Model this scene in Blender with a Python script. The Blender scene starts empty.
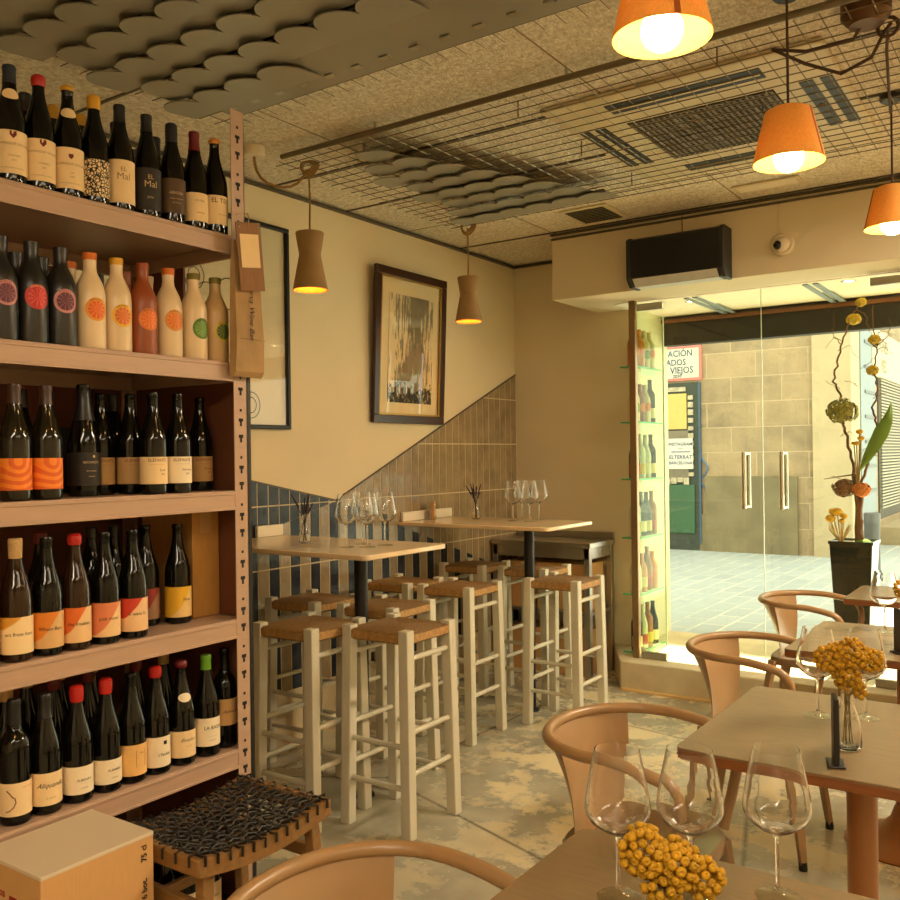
import bpy, math, random
from mathutils import Matrix, Vector
random.seed(7)
SC = bpy.context.scene
COL = SC.collection
PI = math.pi

# ------------------------------------------------------------------ colours and materials
def lin(c):
    def f(u):
        u /= 255.0
        return u / 12.92 if u <= 0.04045 else ((u + 0.055) / 1.055) ** 2.4
    return (f(c[0]), f(c[1]), f(c[2]), 1.0)

MATS = {}
def newmat(name):
    m = bpy.data.materials.new(name); m.use_nodes = True
    nt = m.node_tree
    for n in list(nt.nodes):
        if n.type != 'OUTPUT_MATERIAL':
            nt.nodes.remove(n)
    return m, nt, [n for n in nt.nodes if n.type == 'OUTPUT_MATERIAL'][0]

def N(nt, t, **kw):
    n = nt.nodes.new(t)
    for k, v in kw.items():
        setattr(n, k, v)
    return n

def math_node(nt, op, a, b=None, c=None):
    n = N(nt, 'ShaderNodeMath', operation=op)
    for i, x in enumerate((a, b, c)):
        if x is None: continue
        if isinstance(x, (int, float)): n.inputs[i].default_value = x
        else: nt.links.new(x, n.inputs[i])
    return n.outputs[0]

def mixc(nt, fac, a, b):
    n = N(nt, 'ShaderNodeMix', data_type='RGBA')
    if isinstance(fac, (int, float)): n.inputs['Factor'].default_value = fac
    else: nt.links.new(fac, n.inputs['Factor'])
    for s, x in ((6, a), (7, b)):
        if isinstance(x, tuple): n.inputs[s].default_value = x
        else: nt.links.new(x, n.inputs[s])
    return n.outputs[2]

def objco(nt):
    return N(nt, 'ShaderNodeTexCoord').outputs['Object']

def noise(nt, scale, detail=4, vec=None, rough=0.55, stretch=None):
    n = N(nt, 'ShaderNodeTexNoise'); n.inputs['Scale'].default_value = scale
    n.inputs['Detail'].default_value = detail; n.inputs['Roughness'].default_value = rough
    v = vec if vec is not None else objco(nt)
    if stretch:
        mp = N(nt, 'ShaderNodeMapping'); mp.inputs['Scale'].default_value = stretch
        nt.links.new(v, mp.inputs['Vector']); v = mp.outputs[0]
    nt.links.new(v, n.inputs['Vector'])
    return n.outputs['Fac']

def ramp(nt, fac, a, b):
    n = N(nt, 'ShaderNodeMapRange'); n.inputs['From Min'].default_value = a; n.inputs['From Max'].default_value = b
    nt.links.new(fac, n.inputs['Value'])
    return n.outputs[0]

def principled(nt, out, color, rough=0.5, metal=0.0, spec=0.5, coat=0.0, bump=None, bstr=0.3, bdist=0.01):
    p = N(nt, 'ShaderNodeBsdfPrincipled')
    if isinstance(color, tuple): p.inputs['Base Color'].default_value = color
    else: nt.links.new(color, p.inputs['Base Color'])
    if isinstance(rough, (int, float)): p.inputs['Roughness'].default_value = rough
    else: nt.links.new(rough, p.inputs['Roughness'])
    p.inputs['Metallic'].default_value = metal
    p.inputs['Specular IOR Level'].default_value = spec
    p.inputs['Coat Weight'].default_value = coat
    if bump is not None:
        b = N(nt, 'ShaderNodeBump'); b.inputs['Strength'].default_value = bstr; b.inputs['Distance'].default_value = bdist
        nt.links.new(bump, b.inputs['Height']); nt.links.new(b.outputs[0], p.inputs['Normal'])
    nt.links.new(p.outputs[0], out.inputs[0])
    return p

def mat(name, c, rough=0.5, metal=0.0, var=0.12, vs=14.0, bump=0.0, bs=60.0, stretch=None, spec=0.5, coat=0.0, c2=None):
    """plain procedural material: colour with a little noise in it and an optional noise bump"""
    if name in MATS: return MATS[name]
    m, nt, out = newmat(name)
    a = lin(c); b = lin(c2) if c2 else tuple(x * (1 - var) for x in a[:3]) + (1,)
    f = ramp(nt, noise(nt, vs, 4, stretch=stretch), 0.3, 0.7)
    col = mixc(nt, f, a, b)
    bp = noise(nt, bs, 5, stretch=stretch) if bump else None
    principled(nt, out, col, rough, metal, spec, coat, bp, bump, 0.004)
    MATS[name] = m
    return m

def emit(name, c, s):
    if name in MATS: return MATS[name]
    m, nt, out = newmat(name)
    e = N(nt, 'ShaderNodeEmission'); e.inputs[0].default_value = lin(c); e.inputs[1].default_value = s
    nt.links.new(e.outputs[0], out.inputs[0]); MATS[name] = m
    return m

def thin_glass(name, tint=(250, 252, 245), ior=1.45, rough=0.0, boost=1.0):
    if name in MATS: return MATS[name]
    m, nt, out = newmat(name)
    t = N(nt, 'ShaderNodeBsdfTransparent'); t.inputs[0].default_value = lin(tint)
    g = N(nt, 'ShaderNodeBsdfGlossy'); g.inputs['Roughness'].default_value = rough
    fr = N(nt, 'ShaderNodeFresnel')
    ge = N(nt, 'ShaderNodeNewGeometry')                # same reflectance on both faces of the sheet
    nt.links.new(math_node(nt, 'MULTIPLY_ADD', ge.outputs['Backfacing'], 1.0 / ior - ior, ior), fr.inputs[0])
    mx = N(nt, 'ShaderNodeMixShader')
    nt.links.new(math_node(nt, 'MULTIPLY', fr.outputs[0], boost), mx.inputs[0])
    nt.links.new(t.outputs[0], mx.inputs[1]); nt.links.new(g.outputs[0], mx.inputs[2])
    nt.links.new(mx.outputs[0], out.inputs[0]); MATS[name] = m
    return m

def clear_glass(name, c=(255, 255, 255), ior=1.45):
    if name in MATS: return MATS[name]
    m, nt, out = newmat(name)
    g = N(nt, 'ShaderNodeBsdfGlass'); g.inputs['Color'].default_value = lin(c); g.inputs['IOR'].default_value = ior
    g.inputs['Roughness'].default_value = 0.0
    nt.links.new(g.outputs[0], out.inputs[0]); MATS[name] = m
    return m

# ------------------------------------------------------------------ mesh builder
def fr_z(R=None, t=(0, 0, 0)):
    M = (R.to_4x4() if R is not None else Matrix.Identity(4)); M.translation = Vector(t)
    return M

class MB:
    def __init__(s): s.v = []; s.f = []; s.m = []
    def add(s, vs, fs, mi=0, M=None):
        o = len(s.v)
        s.v += [tuple(M @ Vector(p)) if M is not None else tuple(p) for p in vs]
        s.f += [tuple(i + o for i in f) for f in fs]; s.m += [mi] * len(fs)
        return s
    def box(s, x0, x1, y0, y1, z0, z1, mi=0, M=None):
        v = [(x, y, z) for z in (z0, z1) for y in (y0, y1) for x in (x0, x1)]
        return s.add(v, [(0, 2, 3, 1), (4, 5, 7, 6), (0, 1, 5, 4), (2, 6, 7, 3), (0, 4, 6, 2), (1, 3, 7, 5)], mi, M)
    def hexa(s, b, t, mi=0):
        """two quads (bottom, top), each counter-clockwise from above"""
        return s.add(list(b) + list(t), [(3, 2, 1, 0), (4, 5, 6, 7), (0, 1, 5, 4), (1, 2, 6, 5), (2, 3, 7, 6), (3, 0, 4, 7)], mi)
    def prism(s, poly, z0, z1, mi=0, M=None):
        n = len(poly)
        v = [(x, y, z0) for x, y in poly] + [(x, y, z1) for x, y in poly]
        f = [tuple(range(n - 1, -1, -1)), tuple(range(n, 2 * n))] + [(i, (i + 1) % n, n + (i + 1) % n, n + i) for i in range(n)]
        return s.add(v, f, mi, M)
    def lathe(s, prof, n=20, M=None, mi=0, closed=False):
        v = []; f = []; idx = []
        for r, z in prof:
            if r < 1e-6: idx.append([len(v)]); v.append((0, 0, z))
            else:
                idx.append(list(range(len(v), len(v) + n)))
                v += [(r * math.cos(2 * PI * k / n), r * math.sin(2 * PI * k / n), z) for k in range(n)]
        pairs = list(zip(idx, idx[1:]))
        if closed: pairs.append((idx[-1], idx[0]))
        for a, b in pairs:
            for k in range(n):
                k2 = (k + 1) % n
                if len(a) == 1 and len(b) == 1: continue
                if len(a) == 1: f.append((a[0], b[k2], b[k]))
                elif len(b) == 1: f.append((a[k], a[k2], b[0]))
                else: f.append((a[k], a[k2], b[k2], b[k]))
        return s.add(v, f, mi, M)
    def tube(s, pts, r, n=8, closed=False, mi=0, M=None, flat=1.0):
        P = [Vector(p) for p in pts]; m = len(P)
        R = list(r) if isinstance(r, (list, tuple)) else [r] * m
        T = []
        for i in range(m):
            a = P[(i - 1) % m] if (closed or i > 0) else P[i]
            b = P[(i + 1) % m] if (closed or i < m - 1) else P[i]
            d = b - a
            T.append(d.normalized() if d.length > 1e-9 else Vector((0, 0, 1)))
        u = Vector((0, 0, 1)) if abs(T[0].z) < 0.9 else Vector((1, 0, 0))
        u = (u - T[0] * u.dot(T[0])).normalized()
        v = []
        for i in range(m):
            u = u - T[i] * u.dot(T[i])
            u = u.normalized() if u.length > 1e-6 else T[i].orthogonal().normalized()
            w = T[i].cross(u)
            for k in range(n):
                a = 2 * PI * k / n
                v.append(tuple(P[i] + (u * math.cos(a) * flat + w * math.sin(a)) * R[i]))
        f = []
        for i in range(m if closed else m - 1):
            j = (i + 1) % m
            for k in range(n):
                k2 = (k + 1) % n
                f.append((i * n + k, i * n + k2, j * n + k2, j * n + k))
        if not closed:
            f.append(tuple(range(n - 1, -1, -1))); f.append(tuple((m - 1) * n + k for k in range(n)))
        return s.add(v, f, mi, M)
    def ball(s, c, r, n=10, m=6, mi=0, sq=(1, 1, 1)):
        prof = [(math.sin(PI * k / m) * r, -math.cos(PI * k / m) * r) for k in range(m + 1)]
        prof[0] = (0, -r); prof[-1] = (0, r)
        M = Matrix.Translation(Vector(c)) @ Matrix.Diagonal((sq[0], sq[1], sq[2], 1))
        return s.lathe(prof, n, M, mi)

def obj(name, mb, mats, parent=None, loc=None, rot=None, bevel=0.0, seg=2, smooth=38.0):
    me = bpy.data.meshes.new(name)
    me.from_pydata(mb.v, [], mb.f)
    for m in (mats if isinstance(mats, (list, tuple)) else [mats]): me.materials.append(m)
    me.polygons.foreach_set('material_index', mb.m)
    me.polygons.foreach_set('use_smooth', [smooth > 0] * len(me.polygons))
    me.validate(); me.update()
    if smooth > 0: me.set_sharp_from_angle(angle=math.radians(smooth))
    o = bpy.data.objects.new(name, me); COL.objects.link(o)
    if parent is not None: o.parent = parent
    if loc is not None: o.location = loc
    if rot is not None: o.rotation_euler = rot
    if bevel:
        b = o.modifiers.new('soft_edges', 'BEVEL'); b.width = bevel; b.segments = seg; b.limit_method = 'ANGLE'
        b.angle_limit = math.radians(40)
    return o

def tag(o, label, cat, group=None):
    o['label'] = label; o['category'] = cat
    if group: o['group'] = group
    return o
def thing(name, label, cat, loc=(0, 0, 0), rz=0.0, group=None):
    o = bpy.data.objects.new(name, None); COL.objects.link(o)
    o.empty_display_size = 0.05
    o.location = loc; o.rotation_euler = (0, 0, rz)
    return tag(o, label, cat, group)
def struct(o): o['kind'] = 'structure'; return o
def copy_tree(o, parent=None):
    c = o.copy(); COL.objects.link(c)
    if parent is not None: c.parent = parent
    for ch in list(o.children):
        copy_tree(ch, c)
    return c
def dup(o, label, loc, rz=None, group=None):
    c = copy_tree(o); c.location = loc; c['label'] = label
    if rz is not None: c.rotation_euler = (0, 0, rz)
    if group: c['group'] = group
    return c

# ------------------------------------------------------------------ lettering
GLY = {}
def glyphs(txt, size, shear=0.0, fat=0.0):
    k = (txt, size, shear, fat)
    if k in GLY: return GLY[k]
    cu = bpy.data.curves.new('t', 'FONT'); cu.body = txt; cu.size = size; cu.shear = shear; cu.offset = fat
    cu.align_x = 'CENTER'; cu.align_y = 'CENTER'; cu.resolution_u = 2
    ob = bpy.data.objects.new('t', cu); COL.objects.link(ob)
    dg = bpy.context.evaluated_depsgraph_get()
    me = ob.evaluated_get(dg).to_mesh()
    r = ([tuple(v.co) for v in me.vertices], [tuple(p.vertices) for p in me.polygons])
    ob.evaluated_get(dg).to_mesh_clear()
    bpy.data.objects.remove(ob); bpy.data.curves.remove(cu)
    GLY[k] = r
    return r
def flat_text(mb, txt, size, M, shear=0.0, fat=0.0, mi=0):
    v, f = glyphs(txt, size, shear, fat)
    mb.add(v, f, mi, M)
LABEL_TURN = -.32                    # bottles stand with their labels turned a little towards the room
def wrap_text(mb, txt, size, r, z, a0=0.0, shear=0.0, fat=0.0, rot=0.0, mi=0, turn=LABEL_TURN):
    """lettering laid round a cylinder of radius r, centred on angle a0, reading from outside"""
    v, f = glyphs(txt, size, shear, fat)
    c, s = math.cos(rot), math.sin(rot)
    vv = []
    for x, y, _ in v:
        x, y = x * c - y * s, x * s + y * c
        a = a0 + x / r + turn
        vv.append((r * math.cos(a), r * math.sin(a), z + y))
    mb.add(vv, f, mi)
def facing(px, py, pz, ex, ey):
    """matrix that lays flat lettering with its x along ex and its y along ey"""
    ex = Vector(ex).normalized(); ey = Vector(ey).normalized(); ez = ex.cross(ey)
    return Matrix(((ex.x, ey.x, ez.x, px), (ex.y, ey.y, ez.y, py), (ex.z, ey.z, ez.z, pz), (0, 0, 0, 1)))

# ------------------------------------------------------------------ shared dimensions (metres)
XL, YB, HC = -3.41, 5.81, 2.913      # left wall, back wall, ceiling height
XR, YF = 2.3, -2.6
YD = 5.50                            # glass doors
HB = 2.49                            # underside of the header over the entrance

# ------------------------------------------------------------------ materials
WALL = mat('wall_paint', (224, 208, 172), 0.85, var=0.07, vs=1.6, bump=0.12, bs=90)
WHITE_WALL = mat('entrance_paint', (232, 222, 196), 0.8, var=0.05, vs=2)
DARK_LINE = mat('dark_metal_track', (92, 84, 66), 0.5, 0.3)
CREAM_METAL = mat('cream_painted_shelf_metal', (184, 152, 128), 0.42, 0.0, var=0.08, vs=7, stretch=(1, 1, 12))
BROWN_BOARD = mat('brown_hardboard', (110, 62, 34), 0.7, var=0.2, vs=6, bump=0.1)
CARD = mat('cardboard', (196, 150, 92), 0.8, var=0.1, vs=9, bump=0.1, bs=120)
CARTON = mat('white_carton', (214, 196, 166), 0.6, var=0.05, vs=3)
CARTON_SIDE = mat('kraft_carton', (205, 158, 100), 0.75, var=0.06, vs=20, stretch=(1, 14, 1))
BLACK = mat('matt_black_metal', (24, 23, 22), 0.45, 0.2)
BLACK_PLASTIC = mat('black_plastic', (16, 16, 17), 0.38)
STEEL = mat('brushed_steel', (176, 172, 160), 0.3, 0.95, var=0.1, vs=8, stretch=(30, 1, 1))
CHROME = mat('polished_steel', (215, 212, 205), 0.1, 1.0, var=0.02)
OFFWHITE_WOOD = mat('off_white_painted_wood', (206, 199, 174), 0.55, var=0.1, vs=5, bump=0.15, bs=35, stretch=(6, 6, 1))
MARBLE = mat('cream_tabletop', (228, 200, 158), 0.22, var=0.07, vs=7, coat=0.3)
BEIGE_METAL = mat('beige_powder_coated_metal', (154, 120, 80), 0.33, 0.0, var=0.03, spec=0.6)
SEAT_METAL = mat('glossy_beige_seat_metal', (142, 112, 80), 0.16, 0.35, var=0.04)
TOP_WOOD = mat('table_laminate', (130, 108, 76), 0.26, var=0.14, vs=10, stretch=(1, 18, 1))
EDGE_WOOD = mat('brown_wood_edge', (132, 76, 30), 0.5, var=0.3, vs=9, stretch=(1, 1, 12))
COLUMN = mat('brown_table_column', (150, 96, 48), 0.4, var=0.06)
TAN_WOOD = mat('oiled_stool_wood', (146, 106, 58), 0.4, var=0.3, vs=5, stretch=(1, 12, 12))
CORD_BLACK = mat('black_leather_cord', (22, 18, 15), 0.4)
RED_WAX = mat('red_wax', (178, 28, 20), 0.35)
DARK_RED = mat('dark_red_foil', (104, 16, 18), 0.4)
YELLOW_WAX = mat('yellow_wax', (214, 158, 26), 0.4)
GREEN_FOIL = mat('green_foil', (96, 150, 30), 0.35)
CORK = mat('cork', (196, 158, 104), 0.75, var=0.2, vs=160)
ORANGE_CORK = mat('orange_stopper', (216, 112, 26), 0.55)
OLIVE_CORK = mat('olive_stopper', (126, 112, 40), 0.55)
BLACK_FOIL = mat('black_foil', (20, 19, 22), 0.35)
NAVY_FOIL = mat('navy_foil', (30, 36, 48), 0.4)
BOTTLE = mat('dark_bottle_glass', (12, 11, 7), 0.07, var=0.3, spec=0.36)
BOTTLE_OLIVE = mat('olive_bottle_glass', (26, 22, 10), 0.08, spec=0.4)
BOTTLE_ROSE = mat('amber_wine_bottle', (42, 23, 8), 0.07, spec=0.4)
BLACK_CERAMIC = mat('satin_black_ceramic', (30, 29, 27), 0.3, var=0.1)
CREAM_CERAMIC = mat('cream_ceramic', (226, 200, 160), 0.28, var=0.06)
TAN_CERAMIC = mat('tan_ceramic', (190, 158, 110), 0.3, var=0.06)
BROWN_CERAMIC = mat('rust_brown_ceramic', (150, 74, 34), 0.35, var=0.1)
PAPER = mat('cream_label_paper', (236, 206, 156), 0.7, var=0.05, vs=30)
PAPER_WHITE = mat('white_label_paper', (240, 222, 188), 0.7, var=0.04, vs=30)
PAPER_TAN = mat('tan_label_paper', (190, 150, 96), 0.7, var=0.06, vs=30)
PAPER_BLACK = mat('black_label_paper', (34, 28, 22), 0.6)
INK = mat('black_ink', (28, 22, 18), 0.7)
INK_RED = mat('brown_red_ink', (110, 34, 24), 0.7)
INK_GREY = mat('grey_ink', (150, 112, 72), 0.7)
INK_LIGHT = mat('pale_ink', (206, 178, 130), 0.7)
GLASS = clear_glass('clear_glass')
PANE = thin_glass('window_glass', (246, 250, 240), 1.45)
PANE_GREEN = thin_glass('greenish_glass', (240, 248, 238), 1.5, boost=.35)
FRAME_GLASS = thin_glass('picture_glass', (252, 252, 250), 1.4)
BULB = emit('bulb_glow', (255, 214, 140), 26.0)
BULB_SMALL = emit('small_bulb_glow', (255, 190, 100), 40.0)

# ------------------------------------------------------------------ floor
def floor_mat():
    m, nt, out = newmat('worn_concrete_floor')
    co = objco(nt)
    a = ramp(nt, noise(nt, 3.2, 9, co, 0.72), 0.50, 0.55)
    b = ramp(nt, noise(nt, 0.7, 4, co, 0.6), 0.42, 0.56)
    patch = math_node(nt, 'MULTIPLY', a, b)
    base = mixc(nt, ramp(nt, noise(nt, 5, 6, co), 0.3, 0.7), lin((146, 141, 122)), lin((184, 176, 150)))
    col = mixc(nt, patch, base, lin((216, 200, 158)))
    crack = N(nt, 'ShaderNodeTexVoronoi', feature='DISTANCE_TO_EDGE'); crack.inputs['Scale'].default_value = 0.55
    nt.links.new(co, crack.inputs['Vector'])
    ck = ramp(nt, crack.outputs['Distance'], 0.0, 0.006)
    col = mixc(nt, ck, lin((96, 88, 70)), col)
    rg = math_node(nt, 'MULTIPLY_ADD', patch, 0.22, 0.26)
    principled(nt, out, col, rg, 0, 0.5, 0, noise(nt, 14, 6, co), 0.12, 0.004)
    return m
FLOOR = floor_mat()
struct(obj('floor', MB().box(XL, XR, YF, YB, -0.06, 0.0), FLOOR, smooth=0))

# ------------------------------------------------------------------ ceiling: wood-wool boards with dark seams
def wool_mat():
    m, nt, out = newmat('wood_wool_board')
    co = objco(nt)
    n1 = noise(nt, 42, 6, co, 0.7)
    n2 = noise(nt, 130, 3, co, 0.7, stretch=(1, .35, 1))
    s = math_node(nt, 'ADD', math_node(nt, 'MULTIPLY', n1, 0.55), math_node(nt, 'MULTIPLY', n2, 0.45))
    col = mixc(nt, ramp(nt, s, 0.38, 0.62), lin((196, 180, 148)), lin((248, 240, 220)))
    principled(nt, out, col, 0.9, 0, 0.2, 0, s, 0.9, 0.02)
    return m
WOOL = wool_mat()
struct(obj('ceiling', MB().box(XL, XR, YF, 5.9, HC, HC + 0.08), WOOL, smooth=0))
g = MB()
for y in (2.15, 3.33, 3.92, 5.09):
    g.box(XL, XR, y - .006, y + .006, HC - .006, HC)
struct(obj('trim_1', g, DARK_LINE, smooth=0))
g = MB()
for y in (-1.96, -0.79, 0.38, 4.51):
    g.box(XL, XR, y - .003, y + .003, HC - .002, HC)
for x in (-2.70, -1.5):
    g.box(x - .003, x + .003, YF, 5.14, HC - .002, HC)
struct(obj('trim_10', g, mat('pale_board_seam', (150, 130, 94), .8), smooth=0))
g = MB(); g.box(XL, XL + .022, YF, YB, HC - .024, HC - .008); g.box(XL, -2.73, YB - .022, YB, HC - .026, HC - .008)
g.box(-2.73, XR, 5.118, 5.14, HC - .016, HC - .004).box(-2.73, XR, 5.128, 5.14, HC - .042, HC - .030)
struct(obj('trim_2', g, DARK_LINE, smooth=0))

# ------------------------------------------------------------------ walls
struct(obj('wall_left', MB().box(XL - .15, XL, YF, YB + .15, -.06, HC), WALL, smooth=0))
struct(obj('wall_back', MB().box(XL, -2.47, YB, 6.45, -.06, HC), WALL, smooth=0))
struct(obj('wall_header', MB().box(-2.73, XR, 5.14, 5.9, HB, HC), WALL, smooth=0, bevel=.004))
struct(obj('wall_right', MB().box(XR, XR + .15, YF, 6.45, -.06, HC), WALL, smooth=0))
struct(obj('wall_rear', MB().box(XL, XR, YF - .15, YF, -.06, HC), WALL, smooth=0))
struct(obj('wall_entrance', MB().box(-0.66, XR, YD, YD + .2, .0, HB), WALL, smooth=0))
# entrance step / vestibule floor, vestibule ceiling with grey strips and beam
STEP = mat('painted_step', (206, 190, 150), 0.6, var=0.2, vs=7, bump=0.2, bs=25)
struct(obj('floor_step', MB().prism([(-2.385, 5.34), (XR, 5.34), (XR, 6.46), (-2.47, 6.46), (-2.47, YB), (-2.64, YB)], 0, .176), STEP, bevel=.008))
struct(obj('trim_3', MB().box(-2.37, XR, 5.30, 5.338, 0, .012), mat('pale_wood_threshold', (214, 178, 112), 0.5), smooth=0))
struct(obj('ceiling_vestibule', MB().box(-2.47, XR, 5.9, 6.46, 2.50, 2.56).box(-2.47, XR, 5.52, 5.9, 2.485, 2.4899), WHITE_WALL, smooth=0))
g = MB()
for x in (-1.97, -1.25): g.box(x - .045, x - .012, 5.56, 6.36, 2.478, 2.4855).box(x + .012, x + .045, 5.56, 6.36, 2.478, 2.4855)
struct(obj('trim_4', g, mat('blue_grey_strip', (128, 140, 142), 0.5), smooth=0))
struct(obj('trim_5', MB().box(-2.47, XR, 6.36, 6.46, 2.29, 2.50), mat('dark_shutter_box', (36, 30, 26), 0.5, var=0.3, vs=5), smooth=0))
struct(obj('trim_6', MB().box(-2.47, XR, 6.33, 6.36, 2.45, 2.475), mat('brown_trim_wood', (120, 72, 34), 0.5), smooth=0))
for i, (x, y) in enumerate(((-2.02, 5.72), (-1.05, 5.62))):
    d = thing('downlight', ('small round downlight in the entrance ceiling above the glass shelves', 'small round downlight in the entrance ceiling by the top door hinge')[i], 'light', (x, y, 2.485))
    obj('ring', MB().lathe([(.028, -.002), (.04, -.004), (.045, 0), (.028, 0)], 20, closed=True), CREAM_METAL, d)
    obj('lamp', MB().lathe([(0, -.001), (.028, -.001)], 20), emit('downlight_glow', (255, 226, 170), 14), d)

# ------------------------------------------------------------------ zellige tiles on the left wall
def clip(poly, a, b, c):
    """keep the part of a polygon where a*u + b*v + c >= 0"""
    out = []
    for i in range(len(poly)):
        p, q = poly[i], poly[(i + 1) % len(poly)]
        dp, dq = a * p[0] + b * p[1] + c, a * q[0] + b * q[1] + c
        if dp >= 0: out.append(p)
        if (dp >= 0) != (dq >= 0):
            t = dp / (dp - dq); out.append((p[0] + (q[0] - p[0]) * t, p[1] + (q[1] - p[1]) * t))
    return out
def line(p, q):
    """half plane above the line from p to q (u = along wall, v = height)"""
    m = (q[1] - p[1]) / (q[0] - p[0])
    return (-m, 1.0, m * p[0] - p[1])
def neg(l): return (-l[0], -l[1], -l[2])
VX = (3.80, 1.258)
L_DOWN = line((3.0, 1.42), VX)                       # falling line, left of the crossing
L_UP = line(VX, (5.81, 2.10))                        # rising line, right of the crossing
L_UPL = line((3.0, 1.06), VX)                        # rising line, left of the crossing
L_DNR = line(VX, (5.81, 0.62))                       # falling line, right of the crossing
def tile_mat(name, c, c2, rough, spec):
    m, nt, out = newmat(name)
    co = objco(nt)
    col = mixc(nt, ramp(nt, noise(nt, 9, 4, co), 0.32, 0.68), lin(c), lin(c2))
    principled(nt, out, col, rough, 0, spec, 0.0, noise(nt, 16, 3, co), 0.35, 0.012)
    return m
T_BLUE = tile_mat('navy_glazed_tile', (36, 40, 48), (54, 57, 64), 0.16, .2)
T_BEIGE = tile_mat('taupe_glazed_tile', (158, 138, 106), (132, 114, 86), 0.14, .4)
GROUT = mat('cream_grout', (206, 186, 146), 0.85)
tb = MB()
PW, PH, G = 0.0765, 0.327, 0.0030
rnd = random.Random(3)
for row in range(0, 7):
    z0 = 0.927 + (row - 2) * PH
    for k in range(int(5.81 / PW) + 1):
        u1 = 5.805 - k * PW; u0 = u1 - PW
        if u1 < 0.3: break
        cell = [(u0 + G, z0 + G), (u1 - G, z0 + G), (u1 - G, z0 + PH - G), (u0 + G, z0 + PH - G)]
        for reg in (0, 1, 2):
            P = cell
            if reg == 0:      # navy triangle left of the crossing
                P = clip(clip(P, *neg(L_DOWN)), *L_UPL); P = clip(P, -1, 0, VX[0]) if P else P
            elif reg == 1:    # taupe triangle right of the crossing
                P = clip(clip(P, *neg(L_UP)), *L_DNR); P = clip(P, 1, 0, -VX[0]) if P else P
            else:             # striped field below
                P = cell
                if (u0 + u1) / 2 < VX[0]: P = clip(P, *neg(L_UPL))
                else: P = clip(P, *neg(L_DNR))
            if len(P) < 3: continue
            if reg != 2: P = clip(P, 0, 1, -0.02)
            if len(P) < 3: continue
            area = abs(sum(P[i][0] * P[(i + 1) % len(P)][1] - P[(i + 1) % len(P)][0] * P[i][1] for i in range(len(P)))) / 2
            if area < 1.2e-4: continue
            cx = sum(p[0] for p in P) / len(P); cz = sum(p[1] for p in P) / len(P)
            tu, tz = rnd.uniform(-.02, .02), rnd.uniform(-.012, .012)
            n = len(P)
            vs = [(XL + .001, p[0], p[1]) for p in P] + [(XL + .0085 + (p[0] - cx) * tu + (p[1] - cz) * tz * .5, p[0] + (cx - p[0]) * .015, p[1] + (cz - p[1]) * .006) for p in P]
            fs = [tuple(range(n, 2 * n))] + [(i, (i + 1) % n, n + (i + 1) % n, n + i) for i in range(n)]
            blue = reg == 0 or (reg == 2 and k % 2 == 0)
            tb.add(vs, fs, 0 if blue else 1)
# rows further down
struct(obj('wall_left_tiles', tb, [T_BLUE, T_BEIGE], smooth=0))
gr = MB()
pts = [(0.3, 0.0), (YB, 0.0), (YB, 2.10), VX, (0.3, 1.42 + 2.7 * (1.42 - VX[1]) / .8)]
n = len(pts)
gr.add([(XL, p[0], p[1]) for p in pts] + [(XL + .0068, p[0], p[1]) for p in pts], [tuple(range(n, 2 * n))] + [(i, (i + 1) % n, n + (i + 1) % n, n + i) for i in range(n)])
struct(obj('wall_left_grout', gr, GROUT, smooth=0))
edge = MB()
for p, q in (((0.3, 1.42 + 2.7 * (1.42 - VX[1]) / .8), VX), (VX, (5.81, 2.10))):
    edge.tube([(XL + .004, p[0], p[1]), (XL + .004, q[0], q[1])], .006, 6)
struct(obj('trim_7', edge, DARK_LINE))

# ------------------------------------------------------------------ pictures on the left wall
def sketch_mat(name, paper, dark):
    m, nt, out = newmat(name)
    co = objco(nt)
    sp = N(nt, 'ShaderNodeSeparateXYZ'); nt.links.new(co, sp.inputs[0])
    st = noise(nt, 34, 6, co, 0.68, stretch=(1, 1.5, .16))
    fine = noise(nt, 46, 5, co, 0.7, stretch=(1, 1, .6))
    mid = noise(nt, 5, 3, co)
    cy = math_node(nt, 'ABSOLUTE', math_node(nt, 'ADD', sp.outputs[1], -0.03))
    tall = math_node(nt, 'SUBTRACT', 0.78, math_node(nt, 'ADD', math_node(nt, 'MULTIPLY', cy, 0.9), math_node(nt, 'MULTIPLY', mid, 0.30)))
    low = ramp(nt, sp.outputs[2], 0.02, -0.28)
    a = math_node(nt, 'LESS_THAN', st, tall)
    b = math_node(nt, 'LESS_THAN', fine, math_node(nt, 'MULTIPLY', low, 0.56))
    f = math_node(nt, 'MAXIMUM', math_node(nt, 'MULTIPLY', a, 0.72), b)
    principled(nt, out, mixc(nt, f, lin(paper), lin(dark)), 0.7)
    return m
def picture(name, label, y0, y1, z0, z1, bar, fm, lean, mount, inner):
    h = z1 - z0
    t = thing(name, label, 'picture', (XL + .004, (y0 + y1) / 2, z0))
    t.rotation_euler = (0, lean, 0)
    w = (y1 - y0) / 2
    f = MB()
    for a, b, c, d in ((-w, w, 0, bar), (-w, w, h - bar, h), (-w, -w + bar, bar, h - bar), (w - bar, w, bar, h - bar)):
        f.box(.002, .03, a, b, c, d)
    fo = obj('frame', f, fm, t, bevel=.004)
    obj('backing', MB().box(.002, .008, -w + bar * .8, w - bar * .8, bar * .8, h - bar * .8), mount, t, smooth=0)
    obj('glass', MB().box(.019, .021, -w + bar * .9, w - bar * .9, bar * .9, h - bar * .9), FRAME_GLASS, t, smooth=0)
    return t, fo, w, h
DARK_WOOD = mat('dark_walnut_frame', (58, 30, 18), 0.3, var=0.3, vs=8, stretch=(1, 8, 8))
GOLD = mat('worn_gold_lip', (176, 140, 70), 0.35, 0.6)
MOUNT = mat('cream_mount_board', (234, 214, 172), 0.8, var=0.03)
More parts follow.
